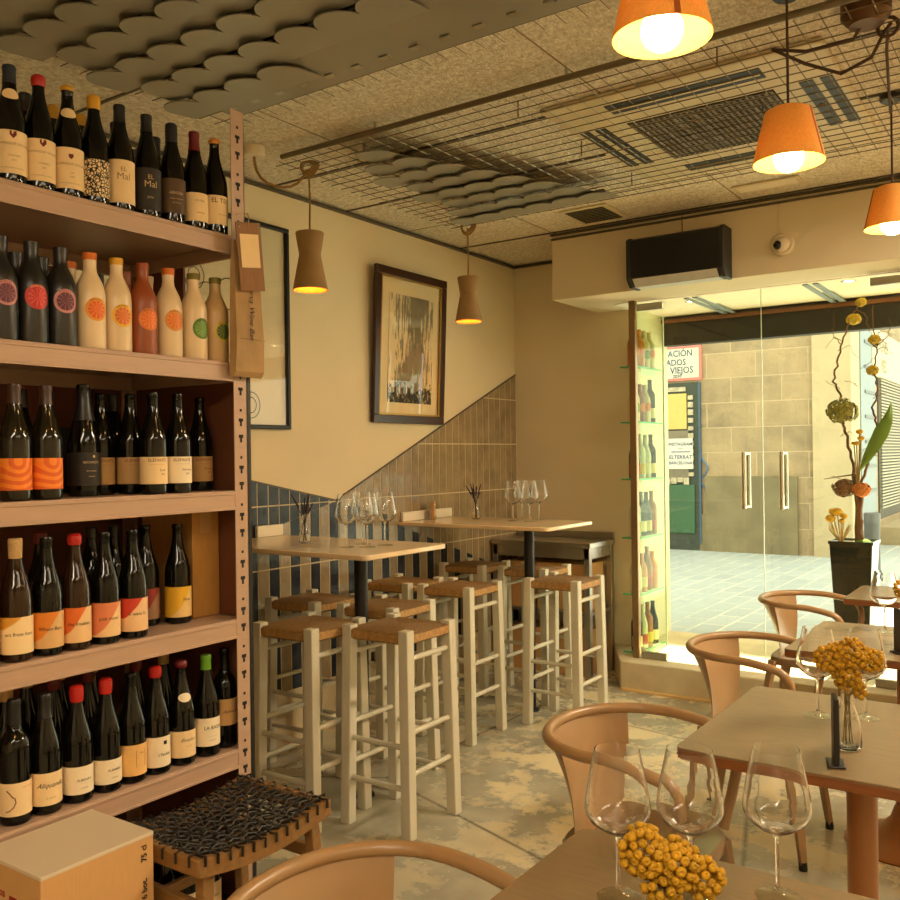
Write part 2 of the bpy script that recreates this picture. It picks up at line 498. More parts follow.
t, fo, w, h = picture('framed_picture', 'tall dark wooden framed ink drawing tilted out from the wall between the two hanging lamps', 4.11, 4.83, 1.705, 2.64, .05, DARK_WOOD, .045, MOUNT, None)
lip = MB()
for a, b, c, d in ((-w + .05, w - .05, .05, .06), (-w + .05, w - .05, h - .06, h - .05), (-w + .05, -w + .06, .06, h - .06), (w - .06, w - .05, .06, h - .06)):
    lip.box(.018, .026, a, b, c, d)
obj('gilt_lip', lip, GOLD, fo, smooth=0)
pr = obj('print', MB().box(.009, .0105, -.235, .215, -.33, .33), sketch_mat('ink_sketch', (232, 210, 168), (40, 36, 30)), t, loc=(0, 0.02, h / 2 - .01), smooth=0)
t, fo, w, h = picture('framed_picture', 'large thin black framed line drawing on the wall partly hidden behind the bottle shelves', 2.30, 3.43, 1.65, 2.705, .022, BLACK, .0, mat('pale_print_paper', (226, 214, 184), 0.8, var=0.03), None)
ink = MB()
for cy, cz, r in ((-.05, .72, .06), (-.05, .72, .035), (.03, .60, .09), (-.17, .62, .10), (.16, .66, .07), (.30, .12, .06), (.30, .12, .035)):
    ink.tube([(.0105, cy + r * math.cos(a * PI / 10), cz + r * 1.1 * math.sin(a * PI / 10)) for a in range(20)], .0022, 4, closed=True)
for k in range(6):
    ink.tube([(.0105, -.25 + k * .09 + .03 * math.sin(k * 2 + q), .15 + q * .09) for q in range(6)], .002, 4)
for y in (.30, .345):
    ink.tube([(.0105, y, .38), (.0105, y + .004, .90)], .002, 4)
obj('drawing', ink, mat('blue_black_drawing_ink', (52, 58, 64), 0.7), t)

# ------------------------------------------------------------------ wine shelves
SX0, SX1, SY0, SY1 = -2.66, -2.10, 0.30, 1.938
LEV = [2.18, 1.794, 1.402, 1.010, 0.614, 0.12]
sh = thing('bottle_shelves', 'tall cream metal shelving unit full of wine bottles', 'shelf', (0, 0, 0))
for z in LEV:
    o = obj('shelf_board', MB().box(SX0 + .01, SX1 - .004, SY0 + .01, SY1 - .004, z - .012, z), CREAM_METAL if z > .3 else BROWN_BOARD, sh, smooth=0)
    bm = MB()
    bm.box(SX1 - .012, SX1 - .001, SY0 + .002, SY1 - .05, z - .058, z + .001)
    bm.box(SX1 - .012, SX1 + .002, SY0 + .002, SY1 - .05, z - .012, z - .004)
    bm.box(SX1 - .012, SX1 + .002, SY0 + .002, SY1 - .05, z - .058, z - .050)
    bm.box(SX0, SX0 + .012, SY0 + .002, SY1 - .002, z - .058, z + .001)
    bm.box(SX0 + .01, SX1 - .01, SY1 - .016, SY1 - .004, z - .055, z)
    obj('beam', bm, CREAM_METAL, sh, bevel=.0015)
SLOT = mat('dark_slot', (18, 15, 12), 0.8)
def post(x0, x1, y0, y1, fy, slots):
    p = MB()
    if fy > 0: p.box(x1 - .003, x1, y0, y1, 0, 2.57).box(x0, x1, y1 - .003, y1, 0, 2.57)
    else: p.box(x0, x0 + .003, y0, y1, 0, 2.57).box(x0, x1, y1 - .003, y1, 0, 2.57)
    if slots:
        q = p; ym = (y0 + y1) / 2
        z = .10; k = 0
        while z < 2.52:
            if k % 3 == 2: q.box(x1 - .001, x1 + .0006, ym - .004, ym + .004, z, z + .008, 1)
            else:
                q.box(x1 - .001, x1 + .0006, ym - .009, ym + .009, z + .014, z + .024, 1).box(x1 - .001, x1 + .0006, ym - .004, ym + .004, z, z + .015, 1)
            z += .05 if k % 3 != 1 else .045; k += 1
    obj('post', p, [CREAM_METAL, SLOT], sh, smooth=0)
post(SX1 - .04, SX1, 1.888, 1.940, 1, True)
post(SX0, SX0 + .04, 1.888, 1.940, -1, False)
post(SX1 - .04, SX1, SY0, SY0 + .05, 1, False)
post(SX0, SX0 + .04, SY0, SY0 + .05, -1, False)
obj('back_panel', MB().box(SX0 - .008, SX0, SY0, 1.70, .05, 2.12).box(SX0 - .008, SX0, 1.70, 1.935, .05, 1.77), BROWN_BOARD, sh, smooth=0)
obj('end_panel', MB().box(SX0 + .02, SX1 - .045, SY1 - .003, SY1 + .002, .05, 1.77), BROWN_BOARD, sh, smooth=0)
obj('end_board', MB().box(SX0 + .03, -2.375, 1.925, 1.933, 1.796, 2.125), BROWN_BOARD, sh, smooth=0)
obj('edge_strip', MB().box(SX1 - .045, SX1 - .002, SY1 + .003, SY1 + .018, .02, 1.76), BLACK, sh, smooth=0)
def carton(label, x0, x1, y0, y1, z0, z1, m, rz=0, name='cardboard_box', flap=True):
    t = thing(name, label, 'box', ((x0 + x1) / 2, (y0 + y1) / 2, z0), rz)
    w, d, h = (x1 - x0) / 2, (y1 - y0) / 2, z1 - z0
    obj('carton', MB().box(-w, w, -d, d, 0, h), m, t, bevel=.002)
    obj('tape', MB().box(-w * 1.001 - .0005, w * 1.001 + .0005, -.022, .022, h * .8, h + .0008), CARD, t, smooth=0)
    return t
carton('maroon wine box behind the bottles on the top shelf', -2.62, -2.44, 1.56, 1.72, 2.181, 2.47, mat('maroon_carton', (92, 46, 32), 0.6))
carton('black wine box behind the bottles on the top shelf beside the maroon one', -2.62, -2.42, 1.73, 1.90, 2.181, 2.48, mat('black_carton', (32, 29, 27), 0.5))
carton('plain tan cardboard box standing at the right end of the fourth shelf down', -2.47, -2.225, 1.825, 1.930, 1.011, 1.335, mat('tan_carton', (186, 134, 66), 0.7, var=.15, stretch=(4, 4, 1)))
carton('dark box standing at the back of the third shelf down behind the dark bottles', -2.63, -2.50, 1.40, 1.66, 1.403, 1.60, mat('black_carton', (32, 29, 27), 0.5))

# ------------------------------------------------------------------ bottles
PROF = {
 'burgundy': ([(0, 0), (.033, 0), (.0375, .004), (.0385, .012), (.0385, .148), (.0368, .166), (.031, .188), (.0235, .212), (.0178, .236), (.0148, .256), (.0138, .282), (.0152, .284), (.0152, .292), (.014, .296), (0, .296)], .0385, .296),
 'bordeaux': ([(0, 0), (.032, 0), (.036, .004), (.037, .012), (.037, .182), (.0355, .197), (.028, .213), (.0182, .226), (.0148, .238), (.0138, .285), (.015, .287), (.015, .296), (.0138, .300), (0, .300)], .037, .300),
 'sparkling': ([(0, 0), (.037, 0), (.042, .004), (.043, .014), (.043, .132), (.0415, .15), (.034, .19), (.0245, .226), (.018, .262), (.0165, .29), (.018, .294), (.018, .306), (0, .308)], .043, .308),
 'ceramic': ([(0, 0), (.035, 0), (.0385, .003), (.0395, .01), (.0395, .142), (.0382, .158), (.033, .176), (.0245, .194), (.0182, .208), (.0165, .222), (.0172, .240), (.0182, .256), (.017, .2575), (0, .2575)], .0395, .2575),
}
def radius_at(prof, z):
    for (r0, z0), (r1, z1) in zip(prof, prof[1:]):
        if z0 <= z <= z1 and z1 > z0: return r0 + (r1 - r0) * (z - z0) / (z1 - z0)
    return prof[-2][0]
def arc_patch(mb, prof, z0, z1, half, off, n=22, nz=2, mi=0):
    v = []; f = []
    for j in range(nz + 1):
        z = z0 + (z1 - z0) * j / nz; r = radius_at(prof, z) + off
        for i in range(n + 1):
            a = LABEL_TURN - half + 2 * half * i / n
            v.append((r * math.cos(a), r * math.sin(a), z))
    for j in range(nz):
        for i in range(n):
            k = j * (n + 1) + i; f.append((k, k + 1, k + n + 2, k + n + 1))
    mb.add(v, f, mi)
def disc_patch(mb, prof, zc, rad, a0, off, n=28, rings=4, sz=1.0):
    v = [((radius_at(prof, zc) + off) * math.cos(a0), (radius_at(prof, zc) + off) * math.sin(a0), zc)]; f = []
    for k in range(1, rings + 1):
        for i in range(n):
            t = 2 * PI * i / n
            x, y = math.cos(t) * rad * k / rings, math.sin(t) * rad * sz * k / rings
            r = radius_at(prof, zc + y) + off
            v.append((r * math.cos(a0 + x / r), r * math.sin(a0 + x / r), zc + y))
    for i in range(n): f.append((0, 1 + i, 1 + (i + 1) % n))
    for k in range(1, rings):
        for i in range(n):
            a, b = 1 + (k - 1) * n + i, 1 + (k - 1) * n + (i + 1) % n
            f.append((a, a + n, b + n, b))
    mb.add(v, f)
BODY = {}
def body_mesh(kind, m):
    k = (kind, m.name)
    if k not in BODY:
        o = obj('wine_bottle', MB().lathe(PROF[kind][0], 24), m)
        BODY[k] = o.data; bpy.data.objects.remove(o)
    return BODY[k]
PARTC = {}
def part(name, key, build, mats, parent):
    """a part whose mesh is shared by every bottle of the same look"""
    if key not in PARTC:
        o = obj(name, build(), mats, parent); PARTC[key] = o.data; return o
    o = bpy.data.objects.new(name, PARTC[key]); COL.objects.link(o); o.parent = parent
    return o
def split_mat(name, a, b, k, zc):
    """label printed in two colours that meet along a slanting edge"""
    if name in MATS: return MATS[name]
    m, nt, out = newmat(name)
    sp = N(nt, 'ShaderNodeSeparateXYZ'); nt.links.new(objco(nt), sp.inputs[0])
    d = math_node(nt, 'SUBTRACT', math_node(nt, 'MULTIPLY', math_node(nt, 'ADD', sp.outputs[1], .012), k), math_node(nt, 'SUBTRACT', sp.outputs[2], zc))
    f = ramp(nt, math_node(nt, 'ADD', d, math_node(nt, 'MULTIPLY', noise(nt, 30, 2), 0.01)), 0.003, 0.007)
    principled(nt, out, mixc(nt, f, lin(a), lin(b)), 0.65)
    MATS[name] = m
    return m
def arch_mat(name, a, b, zc):
    """orange label with darker and paler concentric U bands"""
    if name in MATS: return MATS[name]
    m, nt, out = newmat(name)
    sp = N(nt, 'ShaderNodeSeparateXYZ'); nt.links.new(objco(nt), sp.inputs[0])
    y = math_node(nt, 'ADD', sp.outputs[1], .012); z = math_node(nt, 'MINIMUM', math_node(nt, 'SUBTRACT', sp.outputs[2], zc), 0.0)
    d = math_node(nt, 'SQRT', math_node(nt, 'ADD', math_node(nt, 'POWER', math_node(nt, 'ABSOLUTE', y), 2.0), math_node(nt, 'POWER', math_node(nt, 'ABSOLUTE', z), 2.0)))
    w = math_node(nt, 'GREATER_THAN', math_node(nt, 'SINE', math_node(nt, 'MULTIPLY', d, 330.0)), 0.0)
    principled(nt, out, mixc(nt, w, lin(a), lin(b)), 0.6)
    MATS[name] = m
    return m
def citrus_mat(name, flesh, pale, yc, zc):
    if name in MATS: return MATS[name]
    m, nt, out = newmat(name)
    sp = N(nt, 'ShaderNodeSeparateXYZ'); nt.links.new(objco(nt), sp.inputs[0])
    y = math_node(nt, 'SUBTRACT', sp.outputs[1], yc); z = math_node(nt, 'SUBTRACT', sp.outputs[2], zc)
    ang = math_node(nt, 'ARCTAN2', z, y)
    w = math_node(nt, 'GREATER_THAN', math_node(nt, 'COSINE', math_node(nt, 'MULTIPLY', ang, 11.0)), 0.86)
    n = ramp(nt, noise(nt, 260, 2), 0.60, 0.68)
    principled(nt, out, mixc(nt, math_node(nt, 'MULTIPLY', math_node(nt, 'MAXIMUM', w, n), .55), lin(flesh), lin(pale)), 0.5)
    MATS[name] = m
    return m
def doodle_mat(name):
    if name in MATS: return MATS[name]
    m, nt, out = newmat(name)
    v = N(nt, 'ShaderNodeTexVoronoi', feature='DISTANCE_TO_EDGE'); v.inputs['Scale'].default_value = 120
    nt.links.new(objco(nt), v.inputs['Vector'])
    f = math_node(nt, 'LESS_THAN', v.outputs['Distance'], 0.12)
    principled(nt, out, mixc(nt, f, lin((232, 206, 160)), lin((40, 28, 20))), 0.65)
    MATS[name] = m
    return m
BN = [0]
def bottle(label, kind, x, y, z, glass=BOTTLE, cap=None, lab=None, texts=(), neck=None, rz=0.0, group=None, s=1.0, name='wine_bottle', citrus=None, half=2.15, extra=None):
    """cap = (material, length, style); lab = (z0, z1, material); texts = [(string, size, z, angle, ink, shear)]"""
    prof, R, H = PROF[kind]
    o = bpy.data.objects.new(name, body_mesh(kind, glass)); COL.objects.link(o)
    o.location = (x, y, z + .0005); o.rotation_euler = (0, 0, rz); o.scale = (s, s, s)
    tag(o, label, 'bottle', group)
    if cap:
        cm, ln, style = cap
        def build():
            mb = MB(); top = H
            if style == 'wax':
                pr_ = [(0, top + .003), (.0125, top + .003), (.0172, top - .002), (.018, top - ln * .45), (.0172, top - ln * .8), (radius_at(prof, top - ln) + .0012, top - ln)]
            elif style == 'cork':
                pr_ = [(0, top + .004), (.0150, top + .004), (.0168, top + .001), (.0162, top - ln * .6), (.0158, top - ln)]
            elif style == 'stopper':
                pr_ = [(0, top + .001), (.0178, top + .001), (.0188, top - .002), (.0178, top - ln)]
            else:
                pr_ = [(0, top + .0012), (.0148, top + .0012), (.0160, top - .001)]
                q = 6
                for i in range(1, q + 1):
                    zz = top - ln * i / q
                    pr_.append((max(radius_at(prof, zz), .0140 if zz > .25 else 0) + .0012, zz))
            mb.lathe(pr_[::-1], 18)
            return mb
        part('capsule' if style not in ('cork', 'stopper') else 'stopper', ('cap', kind, cm.name, ln, style), build, cm, o)
    if lab:
        z0, z1, lm = lab
        def build2():
            mb = MB(); arc_patch(mb, prof, z0, z1, half, .0006); return mb
        po = part('paper_label', ('lab', kind, z0, z1, lm.name, half), build2, lm, o); 
        if texts or extra:
            by = {}
            for tx in texts: by.setdefault(tx[4].name, []).append(tx)
            for k, (mn, lst) in enumerate(by.items()):
                def build3():
                    mb = MB()
                    for st, size, zz, a0, im, shear in lst:
                        wrap_text(mb, st, size, R + .0011, zz, a0, shear, 0.0)
                    return mb
                part('lettering', ('txt', kind, tuple((q[0], q[1], q[2], q[3]) for q in lst), mn), build3, lst[0][4], po)
            if extra:
                em = extra(prof); c_, s_ = math.cos(LABEL_TURN), math.sin(LABEL_TURN)
                em.v = [(x_ * c_ - y_ * s_, x_ * s_ + y_ * c_, z_) for x_, y_, z_ in em.v]
                obj('emblem', em, INK_RED, po)
    if neck:
        nz, nr, nm = neck
        def build4():
            mb = MB(); disc_patch(mb, prof, nz, nr, -.3, .0010, sz=.62); return mb
        part('neck_label', ('neck', kind, nz, nr, nm.name), build4, nm, o)
    if citrus:
        rim, flesh, pale, ink, zc = citrus
        A0 = -.15
        yc = R * math.sin(A0)
        def build5():
            mb = MB(); disc_patch(mb, prof, zc, .031, A0, .0006); return mb
        def build6():
            mb = MB(); disc_patch(mb, prof, zc - .001, .0235, A0, .0010); return mb
        rm = mat('citrus_rim_%d_%d_%d' % rim, rim, 0.5)
        po = part('round_label', ('rim', rim, zc), build5, rm, o)
        part('citrus_slice', ('slice', flesh, pale, zc), build6, citrus_mat('citrus_%d_%d_%d' % flesh, flesh, pale, yc, zc), po)
        def build7():
            mb = MB()
            for i in range(7):
                t = PI / 2 + (i - 3) * -.19
                wx, wy = math.cos(t) * .0268, math.sin(t) * .0268
                v, f = glyphs('MEDUSA!'[i], .0062, 0, 0.0)
                c, s_ = math.cos(t - PI / 2), math.sin(t - PI / 2)
                mb.add([((R + .0015) * math.cos(A0 + (wx + a * c - b * s_) / R), (R + .0015) * math.sin(A0 + (wx + a * c - b * s_) / R), zc + wy + a * s_ + b * c) for a, b, _ in v], f)
            return mb
        part('lettering', ('ctxt', ink.name, zc), build7, ink, po)
    return o

TOP = 'bottles on the top shelf'
Z = LEV[0]
crest = lambda m_txt: None
def shield(a=0.05, z=.118, w=.008):
    def f(prof):
        mb = MB()
        R = .0385 + .0012
        P2 = [(-w, w), (w, w), (w, -.2 * w), (0, -1.3 * w), (-w, -.2 * w)]
        mb.add([(R * math.cos(a + x / R), R * math.sin(a + x / R), z + y) for x, y in P2], [(4, 3, 2, 1, 0)[::-1]])
        return mb
    return f
big = (.022, .128, PAPER)
bottle('dark bottle with navy capsule and oval neck label, leftmost on the top shelf', 'burgundy', -2.15, 1.219, Z, cap=(NAVY_FOIL, .045, 'foil'), lab=big, neck=(.222, .022, PAPER),
       texts=[('DOMINIQUE GALLARD', .0085, .095, .1, INK_GREY, 0), ('CONDRIEU', .006, .066, .1, INK_GREY, 0), ('2021', .006, .055, .1, INK_GREY, 0), ('mis en bouteille au domaine', .005, .036, .0, INK_GREY, 0)], extra=shield(), group=TOP, rz=-.05)
bottle('dark bottle with bright red capsule and crested cream label on the top shelf', 'burgundy', -2.15, 1.2955, Z, cap=(RED_WAX, .026, 'wax'), lab=big,
       texts=[('DOMINIQUE GALLARD', .0085, .095, .1, INK_GREY, 0), ('CONDRIEU', .006, .066, .1, INK_GREY, 0), ('2021', .006, .055, .1, INK_GREY, 0), ('mis en bouteille au domaine', .005, .036, .0, INK_GREY, 0)], extra=shield(), group=TOP, rz=-.02)
bottle('dark bottle with flat yellow cap and oval neck label on the top shelf', 'burgundy', -2.15, 1.3755, Z, cap=(YELLOW_WAX, .012, 'wax'), lab=big, neck=(.222, .022, PAPER),
       texts=[('DOMINIQUE GALLARD', .0085, .085, .1, INK_GREY, 0), ('LYS', .006, .062, .1, INK_GREY, 0), ('2020', .006, .052, .1, INK_GREY, 0), ('mis en bouteille au domaine', .005, .036, .0, INK_GREY, 0)], extra=shield(z=.105, w=.006), group=TOP, rz=-.1)
bottle('dark bottle with thick yellow wax and a label of black doodles on the top shelf', 'burgundy', -2.15, 1.453, Z, cap=(YELLOW_WAX, .036, 'wax'), lab=(.02, .118, doodle_mat('doodle_label')), group=TOP)
ELM = [('EL', .017, .112, -.05, INK_GREY, 0), ('Mal', .026, .092, -.05, INK_GREY, 0)]
bottle('dark bottle with black capsule and cream label scrawled El Mal on the top shelf', 'burgundy', -2.15, 1.532, Z, cap=(BLACK_FOIL, .05, 'foil'), lab=(.02, .138, PAPER), texts=ELM, group=TOP)
bottle('dark bottle with black label and pale scrawled letters on the top shelf', 'burgundy', -2.15, 1.620, Z, cap=(BLACK_FOIL, .05, 'foil'), lab=(.02, .138, PAPER_BLACK),
       texts=[('EL', .017, .112, -.05, INK_LIGHT, 0), ('Mal', .026, .092, -.05, INK_LIGHT, 0), ('2014', .009, .055, -.1, INK_LIGHT, 0)], group=TOP)
bottle('dark bottle with brown label and round top bulge on the top shelf', 'burgundy', -2.15, 1.706, Z, cap=(BLACK_FOIL, .055, 'wax'), lab=(.03, .13, mat('brown_label_paper', (86, 62, 34), 0.6)),
       texts=[('ABADIA', .012, .088, .0, INK_LIGHT, 0), ('reserva especial', .006, .072, .0, INK_LIGHT, 0), ('de la finca', .006, .06, .0, INK_LIGHT, 0)], group=TOP)
bottle('dark bottle with dark red capsule and cream label with grey waves on the top shelf', 'burgundy', -2.15, 1.789, Z, cap=(DARK_RED, .058, 'foil'), lab=(.024, .108, PAPER), texts=[('ALUSAL', .009, .085, .05, INK_GREY, 0), ('~~', .022, .05, .1, INK_GREY, 0)], group=TOP)
bottle('dark bottle with small orange cap, next to the post on the top shelf', 'burgundy', -2.15, 1.866, Z, cap=(mat('orange_wax', (214, 140, 60), .4), .014, 'wax'), lab=(.03, .118, PAPER), texts=[('EL TEI', .02, .102, .0, INK, 0), ('de la sierra', .006, .06, .2, INK_GREY, 0)], group=TOP)
BK = 'bottles standing behind the front row'
bottle('yellow-capped bottle half hidden behind the red-capped bottle on the top shelf', 'burgundy', -2.30, 1.427, Z, cap=(YELLOW_WAX, .036, 'wax'), group=BK)
bottle('yellow-capped bottle half hidden behind the doodle-label bottle on the top shelf', 'burgundy', -2.30, 1.512, Z, cap=(YELLOW_WAX, .03, 'wax'), group=BK)
bottle('plain dark bottle in the gap left of the cream scrawled label on the top shelf', 'burgundy', -2.27, 1.605, Z, cap=(BLACK_FOIL, .05, 'foil'), group=BK)
bottle('plain dark bottle in the gap right of the black scrawled label on the top shelf', 'burgundy', -2.28, 1.749, Z, cap=(BLACK_FOIL, .05, 'foil'), group=BK)
bottle('dark bottle hidden behind the dark-red-capped bottle on the top shelf', 'burgundy', -2.27, 1.89, Z, cap=(BLACK_FOIL, .05, 'foil'), group=BK)
bottle('dark bottle behind the leftmost navy-capped bottle on the top shelf', 'burgundy', -2.28, 1.335, Z, cap=(BLACK_FOIL, .05, 'foil'), group=BK)

# second shelf: ceramic bottles with citrus labels
Z = LEV[1]; G2 = 'ceramic citrus bottles'
PURPLE = ((196, 130, 130), (92, 34, 56), (176, 110, 130), INK_RED, .115)
RED_C = ((196, 44, 34), (190, 34, 28), (230, 130, 110), PAPER, .115)
ORANGE_C = ((236, 152, 30), (222, 92, 20), (246, 180, 70), INK, .105)
YEL_C = ((240, 184, 40), (216, 104, 30), (244, 200, 110), INK, .098)
ORA2_C = ((226, 120, 36), (224, 104, 24), (246, 180, 90), INK, .098)
LIME_C = ((92, 128, 42), (96, 140, 50), (176, 196, 110), INK, .092)
KIWI_C = ((196, 170, 60), (60, 84, 28), (180, 180, 90), INK, .092)
bottle('black ceramic bottle with purple citrus label, leftmost on the second shelf', 'ceramic', -2.15, 1.191, Z, glass=BLACK_CERAMIC, citrus=PURPLE, group=G2)
bottle('black ceramic bottle with round red citrus label on the second shelf', 'ceramic', -2.15, 1.270, Z, glass=BLACK_CERAMIC, citrus=RED_C, group=G2)
bottle('black ceramic bottle with purple citrus label, beside the first cream one', 'ceramic', -2.15, 1.350, Z, glass=BLACK_CERAMIC, citrus=PURPLE, group=G2, rz=-.08)
bottle('cream ceramic bottle with orange stopper, first cream one right of the black bottles', 'ceramic', -2.15, 1.435, Z, glass=CREAM_CERAMIC, cap=(ORANGE_CORK, .018, 'stopper'), citrus=ORANGE_C, group=G2)
bottle('cream ceramic bottle with yellow stopper and yellow-rimmed citrus label', 'ceramic', -2.15, 1.516, Z, glass=CREAM_CERAMIC, cap=(YELLOW_WAX, .018, 'stopper'), citrus=YEL_C, group=G2)
bottle('rust brown ceramic bottle with orange citrus label on the second shelf', 'ceramic', -2.15, 1.600, Z, glass=BROWN_CERAMIC, cap=(mat('rust_stopper', (150, 66, 26), .5), .018, 'stopper'), citrus=ORA2_C, group=G2)
bottle('cream ceramic bottle with orange label and stopper, right of the rust brown bottle', 'ceramic', -2.15, 1.688, Z, glass=CREAM_CERAMIC, cap=(ORANGE_CORK, .018, 'stopper'), citrus=((222, 150, 60), (220, 116, 36), (246, 180, 90), INK, .105), group=G2)
bottle('cream ceramic bottle with round green lime label on the second shelf', 'ceramic', -2.15, 1.779, Z, glass=CREAM_CERAMIC, cap=(OLIVE_CORK, .018, 'stopper'), citrus=LIME_C, group=G2, rz=.15)
bottle('tan ceramic bottle with dark green kiwi label next to the shelf post', 'ceramic', -2.15, 1.862, Z, glass=TAN_CERAMIC, cap=(OLIVE_CORK, .018, 'stopper'), citrus=KIWI_C, group=G2, rz=.1)
for y, gm, cm, lb in ((1.31, BLACK_CERAMIC, None, 'black ceramic bottle behind the gap between purple and red citrus labels'), (1.385, BLACK_CERAMIC, None, 'black ceramic bottle behind the one with the red citrus label'),
                      (1.465, CREAM_CERAMIC, ORANGE_CORK, 'cream ceramic bottle with orange stopper behind the black bottles'), (1.645, BROWN_CERAMIC, BROWN_CERAMIC, 'brown ceramic bottle behind the yellow-stoppered cream bottle'),
                      (1.722, CREAM_CERAMIC, CREAM_CERAMIC, 'plain cream ceramic bottle behind the rust brown bottle'), (1.895, TAN_CERAMIC, OLIVE_CORK, 'tan ceramic bottle behind the lime-labelled bottle')):
    bottle(lb, 'ceramic', -2.29, y, Z, glass=gm, cap=(cm, .018, 'stopper') if cm else None, group='ceramic bottles behind the front row')

# third shelf
Z = LEV[2]; G3 = 'bottles on the third shelf'
ORL = arch_mat('orange_arch_label', (222, 96, 22), (240, 134, 34), .098)
bottle('olive bottle with bright orange arched label, left one of the pair on the third shelf', 'burgundy', -2.15, 1.222, Z, glass=BOTTLE_OLIVE, cap=(mat('brown_foil', (60, 34, 22), .4), .05, 'foil'), lab=(.028, .108, ORL), group=G3, s=.98)
bottle('olive bottle with bright orange arched label, beside the sparkling bottle', 'burgundy', -2.15, 1.305, Z, glass=BOTTLE_OLIVE, cap=(mat('brown_foil', (60, 34, 22), .4), .05, 'foil'), lab=(.028, .108, ORL), group=G3, s=.98, rz=.2)
bottle('dark sparkling wine bottle with black label and gold dot on the third shelf', 'sparkling', -2.24, 1.47, Z, cap=(BLACK_FOIL, .10, 'foil'), lab=(.03, .12, PAPER_BLACK),
       texts=[('•', .03, .108, .35, INK_LIGHT, 0), ('RECAREDO', .009, .093, .2, INK_LIGHT, 0), ('brut nature', .006, .07, .2, INK_LIGHT, 0), ('terrers', .006, .055, .2, INK_LIGHT, 0)], group=G3)
ELE = [('ELEFANTE', .0125, .098, .0, INK_RED, 0), ('________', .011, .091, .0, INK_GREY, 0)]
for x, y, pm, lb, grape in ((-2.285, 1.553, PAPER_TAN, 'dark bottle with shaded tan label just right of the sparkling bottle', ''), (-2.25, 1.626, PAPER_TAN, 'dark bottle with shaded tan label left of the front bottle marked Syrah', ''),
                     (-2.15, 1.630, PAPER, 'dark bottle with cream label marked Syrah in front on the third shelf', 'Syrah'), (-2.15, 1.716, PAPER_WHITE, 'dark bottle with cream label marked Garnacha in front on the third shelf', 'Garnacha'),
                     (-2.24, 1.872, PAPER_TAN, 'dark bottle with tan label at the right end of the third shelf', 'Graciano')):
    bottle(lb, 'burgundy', x, y, Z, lab=(.03, .108, pm), texts=ELE + ([(grape, .009, .070, .35, INK, .2), ('2021', .007, .058, .4, INK, 0)] if grape else []), group=G3, s=.98)
for y, lb in ((1.372, 'plain dark bottle between and behind the two orange-label bottles'), (1.45, 'plain dark bottle behind the right orange-label bottle'), (1.66, 'plain dark bottle behind the shaded tan labels on the third shelf'), (1.80, 'plain dark bottle behind the bottle marked Garnacha')):
    bottle(lb, 'burgundy', -2.38, y, Z, cap=(BLACK_FOIL, .05, 'foil'), group='dark bottles at the back of the third shelf')

# fourth shelf: slanted two-colour labels
Z = LEV[3]; G4 = 'bottles with slanting two-colour labels'
CRM = (238, 208, 156)
S1 = split_mat('label_ochre_cream', (214, 150, 44), CRM, .9, .105); S2 = split_mat('label_orange_tan', (218, 126, 30), (214, 170, 112), 1.5, .075)
S3 = split_mat('label_deep_orange', (216, 102, 26), (232, 190, 136), 1.6, .08); S4 = split_mat('label_salmon', (222, 128, 84), (236, 196, 140), 1.4, .06)
S5 = split_mat('label_red_cream', (196, 56, 34), (234, 190, 140), 1.3, .09); S6 = split_mat('label_yellow', (224, 172, 36), (228, 190, 120), 1.5, .06)
def l4(s): return [(s, .0125, .068, .0, INK, .1)]
LZ = (.020, .110)
bottle('dark bottle cut off by the picture edge on the fourth shelf', 'burgundy', -2.15, 1.130, Z, lab=LZ + (S1,), group=G4)
bottle('amber bottle with cork top and ochre and cream slanting label', 'burgundy', -2.15, 1.219, Z, glass=BOTTLE_ROSE, cap=(CORK, .045, 'cork'), lab=LZ + (S1,), texts=l4('ers from hom'), group=G4)
bottle('dark bottle with orange and tan slanting label, second from the left on the fourth shelf', 'burgundy', -2.15, 1.301, Z, lab=LZ + (S2,), texts=l4('Wham Bam'), group=G4)
bottle('amber bottle with red wax over cork and deep orange slanting label', 'burgundy', -2.15, 1.380, Z, glass=BOTTLE_ROSE, cap=(RED_WAX, .026, 'wax'), lab=LZ + (S3,), texts=l4('the freakies'), group=G4)
bottle('dark bottle with salmon pink slanting label on the fourth shelf', 'burgundy', -2.15, 1.468, Z, lab=LZ + (S4,), texts=l4('pink motel'), group=G4)
bottle('dark bottle with red and cream slanting label on the fourth shelf', 'burgundy', -2.15, 1.556, Z, lab=LZ + (S5,), texts=l4('ie wave fo'), group=G4)
bottle('dark bottle with dull red label set back in shadow on the fourth shelf', 'burgundy', -2.27, 1.688, Z, lab=LZ + (split_mat('label_dull_red', (140, 40, 30), (150, 110, 80), 1.3, .06),), group=G4)
bottle('dark bottle with yellow slanting label standing alone at the right of the fourth shelf', 'burgundy', -2.22, 1.765, Z, lab=LZ + (S6,), texts=[('Fines', .0125, .072, .35, INK, .1)], group=G4)
for x, y, cm, lb in ((-2.30, 1.375, DARK_RED, 'red-topped bottle in shadow behind the orange and tan label'), (-2.34, 1.555, BLACK_FOIL, 'dark bottle in shadow behind the deep orange label'), (-2.34, 1.63, BLACK_FOIL, 'dark bottle in shadow behind the salmon pink label')):
    bottle(lb, 'burgundy', x, y, Z, cap=(cm, .03, 'wax' if cm is DARK_RED else 'foil'), group='shadowed bottles on the fourth shelf')

